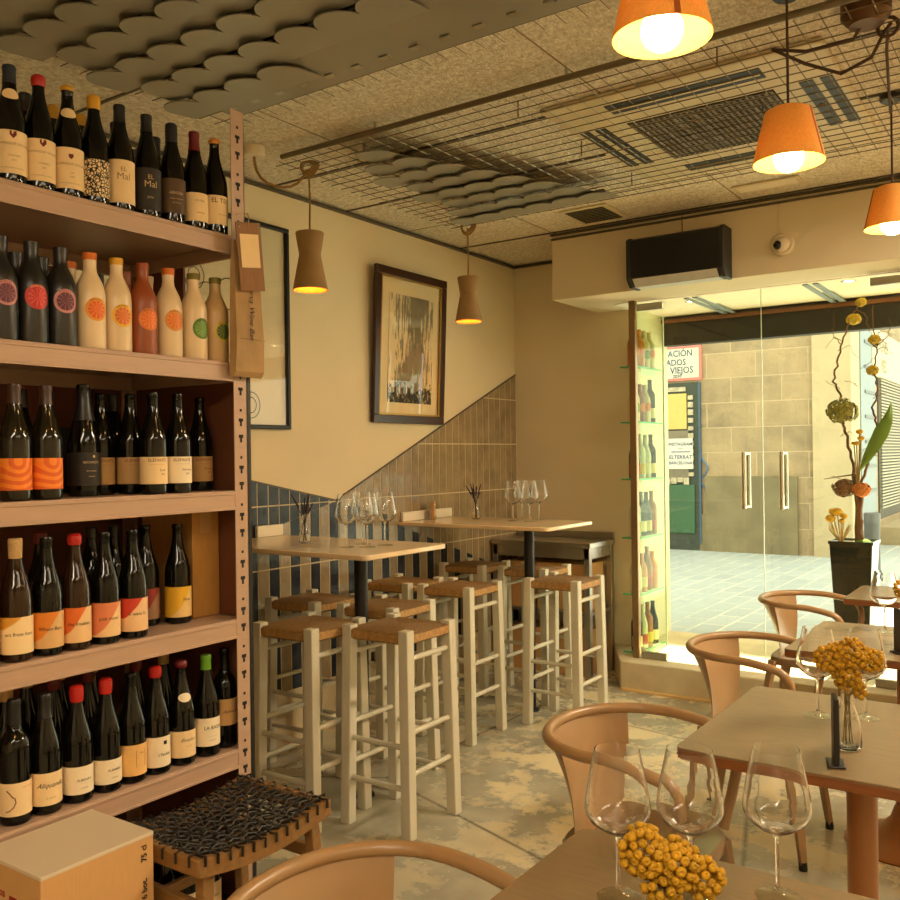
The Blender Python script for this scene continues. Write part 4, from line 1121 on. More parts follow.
# ------------------------------------------------------------------ metal armchairs
def make_chair(label):
    t = thing('metal_armchair', label, 'chair', (0, 0, 0), 0, 'beige metal armchairs')
    HW, BX = .248, -.25
    def rim(u):
        """u from -1 (end of one arm) over the back to 1; plan is a horseshoe that opens to +x"""
        s = abs(u); sg = 1 if u >= 0 else -1
        if s < .5:                                   # the round back
            a = s / .5 * PI / 2
            return Vector((BX + .215 * (1 - math.cos(a)), sg * HW * math.sin(a) ** .92, .735 - .004 * s))
        q = (s - .5) / .5                            # the straight arm
        return Vector((BX + .215 + .16 * q, sg * (HW - .004 * q), .733 - .020 * q * q))
    P = []
    end = rim(-1)
    bend = [Vector((.148, 0, -.006)), Vector((.172, 0, -.024)), Vector((.186, 0, -.05)), Vector((.190, 0, -.09)), Vector((.178, .0, -.17)), Vector((.160, 0, -.265))]
    def arm(sg):
        e = rim(sg * 1.0)
        out = []
        for k, b in enumerate(bend):
            inn = (0, .002, .006, .012, .035, .058)[k]
            out.append(Vector((b.x, sg * (HW - .004 - inn), e.z + b.z)))
        return out
    P += arm(-1)[::-1]
    P += [rim(-1 + 2 * k / 40) for k in range(41)]
    P += arm(1)
    obj('arm_rim', MB().tube([tuple(p) for p in P], .0155, 10), BEIGE_METAL, t, smooth=60)
    # wide sheet-metal splat that narrows towards the seat
    sp_ = MB(); V = []; F = []; n = 20; m = 10
    for side in (0, 1):
        for j in range(m + 1):
            v = j / m
            for i in range(n + 1):
                u = (-1 + 2 * i / n)
                top_ = rim(u * .335)
                a = u * 1.0
                low = Vector((-.140 + .008 * u * u, u * .150, .450))
                p = top_.lerp(low, v)
                p.x += .012 * math.sin(PI * v) + side * .003
                V.append(tuple(p))
    K = (m + 1) * (n + 1)
    for j in range(m):
        for i in range(n):
            k = j * (n + 1) + i
            F.append((k, k + n + 1, k + n + 2, k + 1)); F.append((K + k, K + k + 1, K + k + n + 2, K + k + n + 1))
    for j in range(m):
        for i in (0, n):
            k = j * (n + 1) + i; q = (k, k + n + 1, K + k + n + 1, K + k); F.append(q if i else q[::-1])
    for i in range(n):
        k = m * (n + 1) + i; F.append((k, K + k, K + k + 1, k + 1))
        F.append((i, i + 1, K + i + 1, K + i))
    obj('backrest', sp_.add(V, F), BEIGE_METAL, t, smooth=50)
    # seat pan
    st = MB(); n = 14; V = []; F = []
    def sup(a, rx, ry, e=4.0):
        c, s = math.cos(a), math.sin(a)
        k = (abs(c) ** e + abs(s) ** e) ** (-1 / e)
        return c * k * rx, s * k * ry
    rings = [(1.0, .418), (1.0, .446), (.965, .455), (.88, .4535), (.60, .4445), (.30, .4405)]
    N_ = 40
    for f_, z in rings:
        for k in range(N_):
            x, y = sup(2 * PI * k / N_, .195 * f_, .200 * f_)
            if x < 0: y *= 1 - .10 * (-x / .195)
            V.append((x + .0, y, z))
    for r_ in range(len(rings) - 1):
        for k in range(N_):
            k2 = (k + 1) % N_; F.append((r_ * N_ + k, r_ * N_ + k2, (r_ + 1) * N_ + k2, (r_ + 1) * N_ + k))
    c0 = len(V); V.append((0, 0, .440))
    for k in range(N_): F.append((c0, (len(rings) - 1) * N_ + k, (len(rings) - 1) * N_ + (k + 1) % N_))
    F.append(tuple(range(N_ - 1, -1, -1)))
    so = obj('seat', st.add(V, F), SEAT_METAL, t, smooth=50)
    for sx, sy in ((1, 1), (1, -1), (-1, 1), (-1, -1)):
        l = MB()
        top_ = Vector((sx * .165, sy * (.165 if sx > 0 else .150), .435)); bot = Vector((sx * .215 + (.0 if sx > 0 else -.02), sy * .215, .018))
        d = Vector((sx, sy, 0)).normalized(); e = Vector((-sy, sx, 0)).normalized()
        w1, w0, tk = .030, .013, .011
        l.hexa([tuple(bot - e * w0 - d * tk), tuple(bot - e * w0 + d * tk), tuple(bot + e * w0 + d * tk), tuple(bot + e * w0 - d * tk)][::1],
               [tuple(top_ - e * w1 - d * tk), tuple(top_ - e * w1 + d * tk), tuple(top_ + e * w1 + d * tk), tuple(top_ + e * w1 - d * tk)])
        lo = obj('leg', l, BEIGE_METAL, t, bevel=.004)
        obj('rubber_foot', MB().lathe([(0, 0), (.015, 0), (.016, .01), (.014, .03), (0, .03)], 12, Matrix.Translation(Vector((bot.x, bot.y, 0)))), BLACK_PLASTIC, lo)
    br = MB()
    br.tube([(-.19, -.185, .25), (.19, -.19, .25)], .006, 6) if False else None
    return t
chairs = [(-.960, 1.165, 0.0, 'beige metal armchair at the nearest table, seen from behind at the bottom of the picture'),
          (-.972, 2.315, 0.0, 'beige metal armchair at the second table, its seat seen through the wine glasses'),
          (-1.02, 3.575, 0.0, 'beige metal armchair in front of the glass door step, at the third table'),
          (-1.10, 4.865, 0.0, 'beige metal armchair closest to the glass door and the potted flowers')]
ch0 = make_chair(chairs[0][3])
for i, (x, y, rz, lb) in enumerate(chairs):
    if i == 0: ch0.location = (x, y, 0)
    else: dup(ch0, lb, (x, y, 0), rz)

# ------------------------------------------------------------------ yellow flower bunches
YEL = mat('yellow_immortelle', (200, 150, 14), .75, var=.35, vs=60)
def bunch(label, vlabel, x, y, z, seed, vs_, cluster, hs):
    rr = random.Random(seed)
    vase(vlabel, x, y, z, vs_)
    t = thing('yellow_flower_bunch', label, 'flowers', (x, y, z + .006 * vs_))
    stm = MB()
    for k in range(8):
        a = 2 * PI * k / 8
        stm.tube([(.012 * math.cos(a + 1.5), .012 * math.sin(a + 1.5), .004), (.006 * math.cos(a), .006 * math.sin(a), .10 * vs_), (.03 * math.cos(a), .03 * math.sin(a), hs - .02)], .0014, 5)
    obj('stems', stm, mat('green_dry_stem', (140, 120, 50), .7), t)
    bl = MB()
    for (cx, cy, cz, rx, ry, rz_, n) in cluster:
        for k in range(n):
            zf = 1 - 2 * (k + .5) / n; aa = k * 2.39996
            q = math.sqrt(max(0, 1 - zf * zf))
            d = Vector((q * math.cos(aa), q * math.sin(aa), zf)) * rr.uniform(.78, 1.05)
            p = Vector((cx + d.x * rx, cy + d.y * ry, cz + d.z * rz_))
            r_ = rr.uniform(.0058, .0082)
            nrm = Vector((d.x / rx, d.y / ry, d.z / rz_)).normalized()
            M = nrm.to_track_quat('Z', 'Y').to_matrix().to_4x4(); M.translation = p
            bl.lathe([(0, -r_), (r_ * .7, -r_ * .7), (r_, 0), (r_ * .82, r_ * .55), (r_ * .45, r_ * .72), (r_ * .22, r_ * .45), (0, r_ * .35)], 9, M)
    obj('blossoms', bl, YEL, t, smooth=60)
# (cluster centres are offsets from the vase)
bunch('bunch of small round yellow flowers in front of the wine glasses on the nearest table', 'glass vase under the yellow flowers on the nearest table', -.490, 1.235, TZ, 1, 1.0,
      [(-.030, .000, .150, .032, .034, .036, 62), (.012, .02, .135, .036, .036, .034, 70), (.045, .045, .112, .028, .028, .028, 44), (.0, .0, .112, .03, .03, .03, 36)], .12)
bunch('bunch of small round yellow flowers in the clear vase on the second table', 'clear glass vase holding yellow flowers on the second table', -.462, 2.386, TZ, 2, 1.25,
      [(-.040, -.012, .210, .034, .034, .034, 62), (.008, .004, .222, .040, .040, .040, 84), (.050, .020, .212, .030, .030, .028, 46), (.0, .0, .172, .030, .030, .034, 46), (.030, -.005, .140, .014, .014, .020, 12)], .17)
bunch('bunch of yellow flowers at the picture edge on the third table', 'glass vase under the yellow flowers on the third table', -.500, 3.76, TZ, 3, 1.1,
      [(0, 0, .205, .06, .06, .05, 80), (.04, .0, .19, .04, .04, .04, 40)], .16)
def menu_stand(label, x, y, z, rz):
    t = thing('menu_stand', label, 'sign', (x, y, z + .0003), rz)
    obj('foot', MB().box(-.020, .020, -.034, .034, 0, .006), BLACK_PLASTIC, t, bevel=.003)
    obj('panel', MB().box(-.006, .006, -.030, .030, .006, .16), BLACK_PLASTIC, t, bevel=.002)
    obj('card', MB().box(.0062, .007, -.027, .027, .02, .15), mat('dark_card', (66, 50, 36), .3), t, smooth=0)
menu_stand('small upright black sign stand beside the vase on the second table', -.462, 2.245, TZ, .30)
menu_stand('small upright black sign stand on the third table, cut by the picture edge', -.520, 3.60, TZ, .55)

# ------------------------------------------------------------------ pendant lamps with orange shades
def shade_mat():
    m, nt, out = newmat('orange_linen_shade')
    co = objco(nt)
    n = noise(nt, 240, 3, co, .6, stretch=(1, 1, .4))
    c = mixc(nt, ramp(nt, n, .3, .7), lin((250, 198, 112)), lin((236, 178, 92)))
    d = N(nt, 'ShaderNodeBsdfDiffuse'); tr = N(nt, 'ShaderNodeBsdfTranslucent'); mx = N(nt, 'ShaderNodeMixShader'); mx.inputs[0].default_value = .12
    nt.links.new(c, d.inputs[0]); nt.links.new(c, tr.inputs[0])
    nt.links.new(d.outputs[0], mx.inputs[1]); nt.links.new(tr.outputs[0], mx.inputs[2]); nt.links.new(mx.outputs[0], out.inputs[0])
    return m
SHADE = shade_mat()
CORD = mat('brown_cloth_cord', (74, 52, 36), .8)
def make_pendant(label):
    t = thing('pendant_lamp', label, 'lamp', (0, 0, 2.383), 0, 'orange pendant lamps')
    t.scale = (.95, .95, .95)
    s = MB()
    s.lathe([(.110, 0), (.1115, .002), (.073, .165), (.060, .172), (.012, .174), (.012, .171), (.059, .169), (.0715, .163), (.1085, .002)], 40, closed=True)
    so = obj('lamp_shade', s, SHADE, t, smooth=50)
    sm = MB()
    for a in (-.9, 2.2): sm.hexa([(.1118 * math.cos(a - .06), .1118 * math.sin(a - .06), .002), (.1125 * math.cos(a - .06), .1125 * math.sin(a - .06), .002), (.1125 * math.cos(a + .06), .1125 * math.sin(a + .06), .002), (.1118 * math.cos(a + .06), .1118 * math.sin(a + .06), .002)],
                                 [(.0736 * math.cos(a - .09), .0736 * math.sin(a - .09), .164), (.0743 * math.cos(a - .09), .0743 * math.sin(a - .09), .164), (.0743 * math.cos(a + .09), .0743 * math.sin(a + .09), .164), (.0736 * math.cos(a + .09), .0736 * math.sin(a + .09), .164)])
    obj('seam', sm, mat('shade_seam', (176, 92, 30), .8), so)
    b = MB(); b.ball((0, 0, .018), .047, 24, 14)
    bo = obj('bulb', b, BULB, t, smooth=80)
    obj('socket', MB().lathe([(0, .174), (.02, .174), (.02, .06), (.018, .055), (0, .055)][::-1], 16), mat('brass_socket', (150, 104, 50), .4, .7), t)
    obj('cord', MB().tube([(0, 0, .17), (0, 0, .557)], .0045, 8), CORD, t)
    obj('ceiling_cup', MB().lathe([(0, .5575), (.045, .5575), (.045, .537), (.038, .530), (0, .530)][::-1], 24), BLACK, t)
    return t
pend = [(-.706, 1.838, 'orange pendant lamp nearest the viewer, hanging over the first tables'), (-.701, 2.863, 'orange pendant lamp in the middle of the row, below the air conditioner'),
        (-.573, 3.951, 'orange pendant lamp closest to the door, cut by the picture edge')]
p0 = make_pendant(pend[0][2])
for i, (x, y, lb) in enumerate(pend):
    if i == 0: p0.location = (x, y, 2.383)
    else: dup(p0, lb, (x, y, 2.383), .7 * i)
for x, y, lb in ((-.75, .55, 'orange pendant lamp added as unseen fill above the table behind the viewer'), (.85, 1.2, 'orange pendant lamp added as unseen fill, near end of the right-hand side'), (.85, 3.2, 'orange pendant lamp added as unseen fill, far end of the right-hand side'), (-.2, -1.2, 'orange pendant lamp added as unseen fill at the rear of the room')):  # extra pendants out of view, added to brighten the room
    dup(p0, lb, (x, y, 2.383), .3)
t = thing('lamp_cable', 'dark cable looping along the ceiling grille beside the pendant lamp cords', 'cable', (0, 0, 0))
cb = MB(); cb.tube([(-.516, 3.085, 2.86), (-.56, 3.12, 2.82), (-.70, 3.10, 2.81), (-.80, 3.08, 2.835), (-.72, 3.17, 2.80), (-.62, 3.24, 2.765), (-.52, 3.2, 2.78), (-.47, 3.14, 2.83), (-.45, 3.12, 2.84)], .006, 8)
cb.tube([(-.46 + .03 * math.cos(a), 3.13, 2.835 + .03 * math.sin(a)) for a in [k * PI / 6 for k in range(12)]], .006, 6, closed=True)
cb.tube([(-.46, 3.13, 2.835), (-.49, 3.3, 2.832), (-.53, 3.6, 2.835), (-.573, 3.93, 2.835)], .005, 8)
obj('loops', cb, CORD, t)
obj('ceiling_box', MB().lathe([(0, HC - .002), (.075, HC - .002), (.075, HC - .045), (.05, HC - .075), (0, HC - .075)][::-1], 24, Matrix.Translation(Vector((-.516, 3.085, 0)))), mat('bronze_box', (96, 68, 40), .4, .5), t)

# ------------------------------------------------------------------ hourglass wall-side pendants
CLAY = mat('tan_clay_shade', (158, 124, 76), .7, var=.08, vs=20)
def make_clay(label):
    t = thing('clay_pendant_lamp', label, 'lamp', (0, 0, 2.28), 0, 'hourglass pendant lamps')
    P = [(.082, 0), (.052, .155), (.050, .165), (.066, .262), (.064, .268), (.012, .270), (.012, .264), (.058, .262), (.0445, .168), (.0465, .155), (.077, 0)]
    so = obj('lamp_shade', MB().lathe(P, 36, closed=True), CLAY, t, smooth=40)
    obj('rim_glow', MB().lathe([(.0764, .002), (.060, .085)], 32), mat('orange_enamel', (226, 120, 34), .5), so)  # the bulb's glow inside the rim, put into the lining's orange colour
    obj('groove', MB().lathe([(.0502, .158), (.0508, .160), (.0502, .162)], 32), mat('groove_shadow', (110, 74, 38), .7), so)
    obj('bulb', MB().ball((0, 0, .07), .030, 16, 10), BULB_SMALL, t, smooth=80)
    obj('cord', MB().tube([(0, 0, .268), (.004, 0, .40), (0, 0, .565)], .0045, 8), mat('tan_cloth_cord', (150, 118, 70), .8), t)
    kn = MB()
    for k in range(3):
        kn.tube([((.035 + .006 * k) * math.cos(a), .01 * (k - 1) + .012 * math.sin(2 * a), .565 + (.03 + .004 * k) * math.sin(a)) for a in [q * PI / 8 for q in range(16)]], .0065, 6, closed=True)
    obj('knot', kn, mat('tan_cloth_cord', (150, 118, 70), .8), t)
    return t
c0 = make_clay('tan hourglass pendant lamp above the first bar table')
c0.location = (-2.905, 3.085, 2.28)
dup(c0, 'tan hourglass pendant lamp above the second bar table', (-2.985, 4.545, 2.31))
t = thing('lamp_cable', 'tan cloth cable from the white ceiling rose to the first hourglass lamp', 'cable', (0, 0, 0))
cb = MB()
P = [(-3.036, 2.867, 2.875), (-3.034, 2.869, 2.84), (-3.028, 2.875, 2.805), (-3.016, 2.888, 2.775), (-3.0, 2.91, 2.755), (-2.985, 2.935, 2.745), (-2.965, 2.97, 2.742), (-2.948, 3.005, 2.75), (-2.935, 3.04, 2.772), (-2.922, 3.065, 2.805), (-2.912, 3.08, 2.84)]
cb.tube(P, .0065, 8)
obj('cord', cb, mat('tan_cloth_cord', (150, 118, 70), .8), t)
obj('ceiling_rose', MB().lathe([(0, HC - .001), (.05, HC - .001), (.05, HC - .04), (.046, HC - .044), (0, HC - .044)][::-1], 24, Matrix.Translation(Vector((-3.036, 2.867, 0)))), WHITE_WALL, t)

# ------------------------------------------------------------------ wire grilles and fish-scale panels under the ceiling
WIRE = mat('galvanised_wire', (120, 108, 84), .4, .7)
def mesh_sheet(label, x0, x1, y0, y1, z, step):
    o = MB()
    x = x0
    while x <= x1 + 1e-6:
        o.tube([(x, y0 - .03, z + .004), (x, y1 + .03, z + .004)], .0022, 4); x += step
    y = y0
    while y <= y1 + 1e-6:
        o.tube([(x0 - .05, y, z), (x1 + .05, y, z)], .0022, 4); y += step
    t = tag(obj('wire_grille', o, WIRE), label, 'grille')
    xx = x0 + .35
    while xx < x1:
        for yy in (y0 + .15, (y0 + y1) / 2, y1 - .15):
            obj('hanger', MB().tube([(xx, yy, z), (xx, yy, HC - .001)], .003, 5), WIRE, t)
        xx += .8
    return t
mesh_sheet('wire grille hung under the ceiling around the air conditioner', -2.95, .725, 2.97, 4.40, 2.845, .075)
mesh_sheet('wire grille under the ceiling above the wine shelves, holding the larger scale panel', -2.80, .40, .30, 2.53, 2.86, .075)
SCALE = mat('grey_scale_sheet', (152, 148, 134), .38, .3, var=.08, vs=3)
def scale_panel(label, pts, z, r, flat=None):
    t = thing('scale_panel', label, 'ceiling panel', (0, 0, 0))
    o = MB(); tilt = math.radians(6)
    for x, y in pts:
        M = Matrix.Translation(Vector((x, y, z))) @ Matrix.Rotation(tilt, 4, 'X')
        w = r * .84
        o.prism([(w * math.cos(a), r * math.sin(a)) for a in [PI + PI * k / 18 for k in range(19)]] + [(w, r * 1.0), (-w, r * 1.0)], -.002, .002, 0, M)
    obj('scales', o, SCALE, t, smooth=30)
    if flat:
        f = MB()
        x0, x1, y0, y1, fz = flat
        f.box(x0, x1, y0, y1, fz - .003, fz + .003)
        obj('edge_strip', f, SCALE, t, smooth=0)
        x = x0 + .06
        while x < x1:
            obj('clip', MB().box(x - .018, x + .018, y1 - .085, y1 - .06, fz - .008, fz - .0031), STEEL, t, smooth=0); x += .125
    return t
pts = []
for r_ in range(9):
    y = 2.172 - .162 * r_
    off = .0825 if r_ % 2 else 0
    for k in range(-2, 11):
        x = -2.585 + .167 * k - off
        if x < -2.78 or x > -.75: continue
        if r_ == 0 and k > 2: continue
        if r_ == 1 and k > 6: continue
        pts.append((x, y + .10))
scale_panel('large grey fish-scale panel on the ceiling above the wine shelves', pts, 2.838, .102, (-2.70, -.90, 2.15, 2.46, 2.8545))
pts = []
for r_ in range(8):
    y = 4.17 - .165 * r_
    left = -2.53 - .5 * min(y - 3.0, .3) - .14 * max(y - 3.3, 0)
    right = -1.99 - .073 * r_
    x = right
    while x > left - .02:
        pts.append((x, y + .07)); x -= .160
scale_panel('smaller grey fish-scale panel in the corner above the second hourglass lamp', pts, 2.824, .100, (-2.88, -1.93, 4.20, 4.30, 2.8395))
t = thing('ceiling_pipe', 'steel conduit running along the edge of the ceiling grille', 'pipe', (0, 0, 0))
obj('pipe', MB().tube([(-2.95, 2.955, 2.875), (2.2, 2.955, 2.875)], .012, 10), mat('dull_conduit', (120, 108, 84), .45, .5), t)
for x in (-2.4, -1.5, -.6, .6, 1.6): obj('clip', MB().tube([(x, 2.955, 2.875), (x, 2.955, HC - .001)], .006, 6), STEEL, t)

# ------------------------------------------------------------------ ceiling cassette, vents, light panel
AC = mat('cream_plastic', (214, 198, 158), .45, var=.04)
DARKSLOT = mat('black_louvre', (20, 18, 16), .5)
t = thing('air_conditioner', 'square ceiling cassette air conditioner above the wire grille', 'air conditioner', (-1.225, 3.83, HC))
a = MB()
a.box(-.545, .545, -.59, .59, -.022, -.001)
obj('panel', a, AC, t, bevel=.006)
for x0, x1, y0, y1 in ((-.30, .31, -.505, -.405), (-.30, .31, .405, .505), (.395, .445, -.28, .27), (.470, .515, -.28, .27), (-.445, -.395, -.28, .27), (-.515, -.470, -.28, .27)):
    v = obj('air_slot', MB().box(x0, x1, y0, y1, -.0245, -.0221), DARKSLOT, t, smooth=0)
    obj('flap', MB().box(x0 + .01, x1 - .01, (y0 + y1) / 2 - .006, (y0 + y1) / 2 + .006, -.030, -.0246), AC, v, smooth=0)
gr = MB()
k = 0
while k < 25:
    x = -.29 + .58 * k / 24; gr.box(x - .004, x + .004, -.27, .27, -.029, -.0245); k += 1
for k in range(23):
    y = -.265 + .53 * k / 22; gr.box(-.295, .295, y - .003, y + .003, -.028, -.0245)
g_ = obj('intake', MB().box(-.30, .30, -.275, .275, -.0244, -.0222), mat('dark_filter', (58, 50, 38), .8), t, smooth=0)
obj('grille', gr, mat('grille_plastic', (120, 106, 80), .5), g_, smooth=0)
t = thing('air_vent', 'small square louvred vent in the ceiling beyond the smaller scale panel', 'vent', (-2.29, 4.84, HC))
obj('frame', MB().box(-.15, .15, -.17, .17, -.010, -.001), AC, t, bevel=.003)
v = MB()
for k in range(9): v.box(-.12, .12, -.135 + .032 * k, -.118 + .032 * k, -.0135, -.0101)
obj('louvres', v, DARKSLOT, t, smooth=0)
t = thing('ceiling_light', 'slim unlit rectangular light panel in the ceiling near the header', 'light', (-1.30, 4.86, HC))
obj('frame', MB().box(-.17, .17, -.065, .065, -.012, -.001), AC, t, bevel=.003)
obj('diffuser', MB().box(-.15, .15, -.045, .045, -.014, -.0121), WHITE_WALL, t, smooth=0)

# ------------------------------------------------------------------ unit and camera on the header
t = thing('air_curtain', 'long black box-shaped unit with a pale grey underside mounted on the header', 'air curtain', (-1.865, 5.06, 2.488))
b = MB(); b.add([(x, y, z) for x in (-.275, .275) for y, z in ((-.075, .045), (-.075, .265), (-.05, .28), (.078, .28), (.078, .0), (-.03, .0))],
                [(0, 1, 2, 3, 4, 5), (11, 10, 9, 8, 7, 6), (0, 6, 7, 1), (1, 7, 8, 2), (2, 8, 9, 3), (3, 9, 10, 4), (4, 10, 11, 5), (5, 11, 6, 0)])
obj('casing', b, BLACK_PLASTIC, t, bevel=.006)
for s in (-1, 1):
    e = MB(); e.add([(x, y, z) for x in (s * .277 - .012, s * .277 + .012) for y, z in ((-.080, .042), (-.080, .27), (-.052, .286), (.079, .286), (.079, -.004), (-.034, -.004))],
                    [(0, 1, 2, 3, 4, 5), (11, 10, 9, 8, 7, 6), (0, 6, 7, 1), (1, 7, 8, 2), (2, 8, 9, 3), (3, 9, 10, 4), (4, 10, 11, 5), (5, 11, 6, 0)])
    obj('end_cap', e, mat('dark_grey_cap', (34, 33, 31), .5), t, bevel=.003)
o = MB(); o.add([(-.25, -.0775, .04), (.25, -.0775, .04), (.25, -.034, -.003), (-.25, -.034, -.003), (-.25, .06, -.003), (.25, .06, -.003)], [(0, 3, 2, 1)[::-1], (3, 4, 5, 2)[::-1]])
obj('outlet', o, mat('pale_grey_outlet', (200, 198, 190), .4), t, smooth=0)
w = MB(); w.tube([(.0, .075, .285), (.0, .075, .405)], .004, 6)
obj('cable', w, mat('pale_cable', (170, 140, 100), .7), t)
t = thing('security_camera', 'small white dome camera on the header right of the black unit', 'camera', (-1.295, 5.1395, 2.64))
R_ = Matrix.Rotation(PI / 2, 4, 'X')
obj('base', MB().lathe([(0, 0), (.062, 0), (.062, .018), (.055, .028), (0, .028)], 28, R_), mat('white_plastic', (224, 206, 170), .5), t)
obj('dome', MB().lathe([(.042, .026), (.040, .040), (.028, .056), (.012, .062), (0, .063)], 24, R_), mat('white_plastic', (224, 206, 170), .5), t)
obj('lens', MB().ball((-.014, -.046, -.006), .026, 16, 10), mat('dark_lens', (14, 14, 20), .08), t, smooth=80)
w = MB(); w.tube([(0, -.01, .05), (-.022, -.006, .12), (-.018, -.004, .19), (.004, -.004, .27)], .003, 6)
obj('cable', w, mat('white_plastic', (224, 206, 170), .5), t)

# ------------------------------------------------------------------ glass doors
DT = HB - .012
def door_leaf(idx, x0, x1, hx, handle_x):
    o = struct(obj('door_%d' % idx, MB().box(x0, x1, YD - .005, YD + .005, .186, DT), PANE, smooth=0))
    for z in (.20, DT - .035):
        obj('hinge', MB().box(hx - .085, hx + .085, YD - .018, YD + .018, z - .022, z + .022), STEEL, o, bevel=.003)
    hb = MB()
    hb.tube([(handle_x, YD - .05, 1.16), (handle_x, YD - .05, 1.50)], .013, 14)
    for z in (1.17, 1.49): hb.tube([(handle_x, YD - .05, z), (handle_x, YD - .005, z)], .010, 10)
    hb.tube([(handle_x, YD + .05, 1.16), (handle_x, YD + .05, 1.50)], .013, 14)
    for z in (1.17, 1.49): hb.tube([(handle_x, YD + .05, z), (handle_x, YD + .005, z)], .010, 10)
    obj('handle', hb, CHROME, o, smooth=60)
    if idx == 1: obj('edge', MB().box(x1 - .003, x1, YD - .0052, YD + .0052, .186, DT), mat('pale_glass_edge', (206, 216, 190), .3), o, smooth=0)
    return o
door_leaf(1, -2.312, -1.5165, -2.215, -1.618)
door_leaf(2, -1.5145, -.715, -.83, -1.398)
struct(obj('trim_8', MB().box(-2.358, -2.314, YD - .02, YD + .02, .176, HB), mat('bronzed_steel_post', (150, 122, 84), .35, .7), bevel=.003))
struct(obj('trim_9', MB().box(-.713, -.66, YD - .02, YD + .02, .176, HB), mat('bronzed_steel_post', (150, 122, 84), .35, .7), bevel=.003))

# ------------------------------------------------------------------ glass shelves with bottles beside the door
t = thing('glass_display_shelves', 'narrow glass display shelves of bottles behind the left door leaf', 'shelf', (0, 0, 0))
EDGE = mat('green_glass_edge', (70, 190, 130), .25)
SH = [2.075, 1.710, 1.335, .950, .580, .200]
for z in SH:
    o = obj('glass_shelf', MB().box(-2.445, -2.322, 5.535, 5.95, z - .010, z), PANE_GREEN, t, smooth=0)
    obj('edge', MB().box(-2.445, -2.322, 5.533, 5.5352, z - .010, z).box(-2.3222, -2.320, 5.535, 5.95, z - .010, z), EDGE, o, smooth=0)
    if z < 2.0 or True:
        obj('price_strip', MB().box(-2.3198, -2.3185, 5.58, 5.86, z - .06, z - .012), mat('white_price_strip', (232, 230, 210), .5), o, smooth=0)
obj('side_pane', MB().box(-2.317, -2.311, 5.53, 5.96, .176, 2.44), PANE_GREEN, t, smooth=0)
obj('frame', MB().box(-2.319, -2.309, 5.962, 5.972, .176, 2.44), mat('pale_glass_edge', (206, 216, 190), .3), t, smooth=0)
LQ = mat('orange_liqueur', (226, 132, 40), .15); LG = mat('green_bottle_glass', (96, 116, 60), .12); LW = mat('pale_bottle_glass', (214, 206, 176), .15); LB = mat('amber_liqueur', (170, 92, 34), .15)
words = ['top', 'second', 'third', 'fourth', 'fifth', 'lowest']
spec = [
 [('ceramic', LB, ORA2_C, 'amber'), ('ceramic', LQ, ORANGE_C, 'orange'), ('ceramic', CREAM_CERAMIC, LIME_C, 'cream lime-labelled'), ('ceramic', CREAM_CERAMIC, ORANGE_C, 'cream orange-labelled')],
 [('ceramic', CREAM_CERAMIC, LIME_C, 'cream lime-labelled'), ('ceramic', BROWN_CERAMIC, ORA2_C, 'rust brown'), ('ceramic', CREAM_CERAMIC, ORANGE_C, 'cream orange-labelled'), ('bordeaux', BOTTLE, None, 'dark')],
 [('burgundy', LG, None, 'green'), ('bordeaux', LW, None, 'pale'), ('burgundy', LW, None, 'slim pale'), ('bordeaux', BOTTLE, None, 'dark')],
 [('bordeaux', LW, None, 'pale'), ('bordeaux', BOTTLE, None, 'dark'), ('burgundy', BOTTLE, None, 'slim dark'), ('bordeaux', LB, None, 'amber')],
 [('burgundy', LW, None, 'pale'), ('ceramic', LQ, None, 'orange'), ('burgundy', LB, None, 'amber'), ('ceramic', LQ, ORANGE_C, 'orange-labelled')],
 [('bordeaux', BOTTLE, None, 'dark'), ('burgundy', LW, None, 'pale'), ('bordeaux', LB, None, 'amber'), ('burgundy', BOTTLE, None, 'slim dark')]]
for k, z in enumerate(SH):
    for j, (kd, gm, cit, wd) in enumerate(spec[k]):
        lz = None if cit else (.03, .10, (PAPER_WHITE, PAPER, mat('red_label', (196, 60, 40), .6), mat('yellow_label', (222, 190, 60), .6))[(j + k) % 4])
        bottle('%s bottle on the %s glass shelf by the door' % (wd, words[k]), kd, -2.372, 5.585 + .092 * j, z, glass=gm, lab=lz, citrus=cit, group='bottles on the glass shelves by the door', half=1.5, s=.98, rz=-.3)

# ------------------------------------------------------------------ planter with a dried flower arrangement
PL = mat('glossy_grey_planter', (36, 37, 35), .10, var=.15)
t = thing('planter', 'tall tapered glossy dark planter behind the glass door', 'planter', (-1.105, 5.98, .176))
pb = MB()
a, b, hh = .085, .122, .765
pb.hexa([(-a, -a, .001), (a, -a, .001), (a, a, .001), (-a, a, .001)], [(-b, -b, hh), (b, -b, hh), (b, b, hh), (-b, b, hh)])
obj('pot', pb, PL, t, bevel=.006)
rm = MB()
for s in (-1, 1):
    rm.box(-b - .004, b + .004, s * b - .006, s * b + .006, hh - .01, hh + .008); rm.box(s * b - .006, s * b + .006, -b, b, hh - .01, hh + .008)
obj('rim', rm, PL, t, smooth=0)
obj('moss', MB().ball((.05, -.02, hh), .05, 12, 8, sq=(1, 1, .4)), mat('moss', (96, 124, 50), .9), t)
FX, FY, FZ = -1.105, 5.95, .945
t = thing('dried_flower_arrangement', 'tall arrangement of twisted twigs, dried blooms and one long leaf in the planter', 'flowers', (FX, FY, FZ))
TW = mat('twisted_twig', (116, 70, 34), .7, var=.3, vs=20)
rr = random.Random(12)
def loc(x, z, dy=0.0): return (x - FX, dy, z - FZ)
def wig(P, amp, n=5):
    out = []
    for a_, b_ in zip(P, P[1:]):
        for k in range(n):
            q = k / n; v = Vector(a_).lerp(Vector(b_), q)
            out.append((v.x + rr.uniform(-amp, amp), v.y + rr.uniform(-amp, amp), v.z))
    out.append(P[-1]); return out
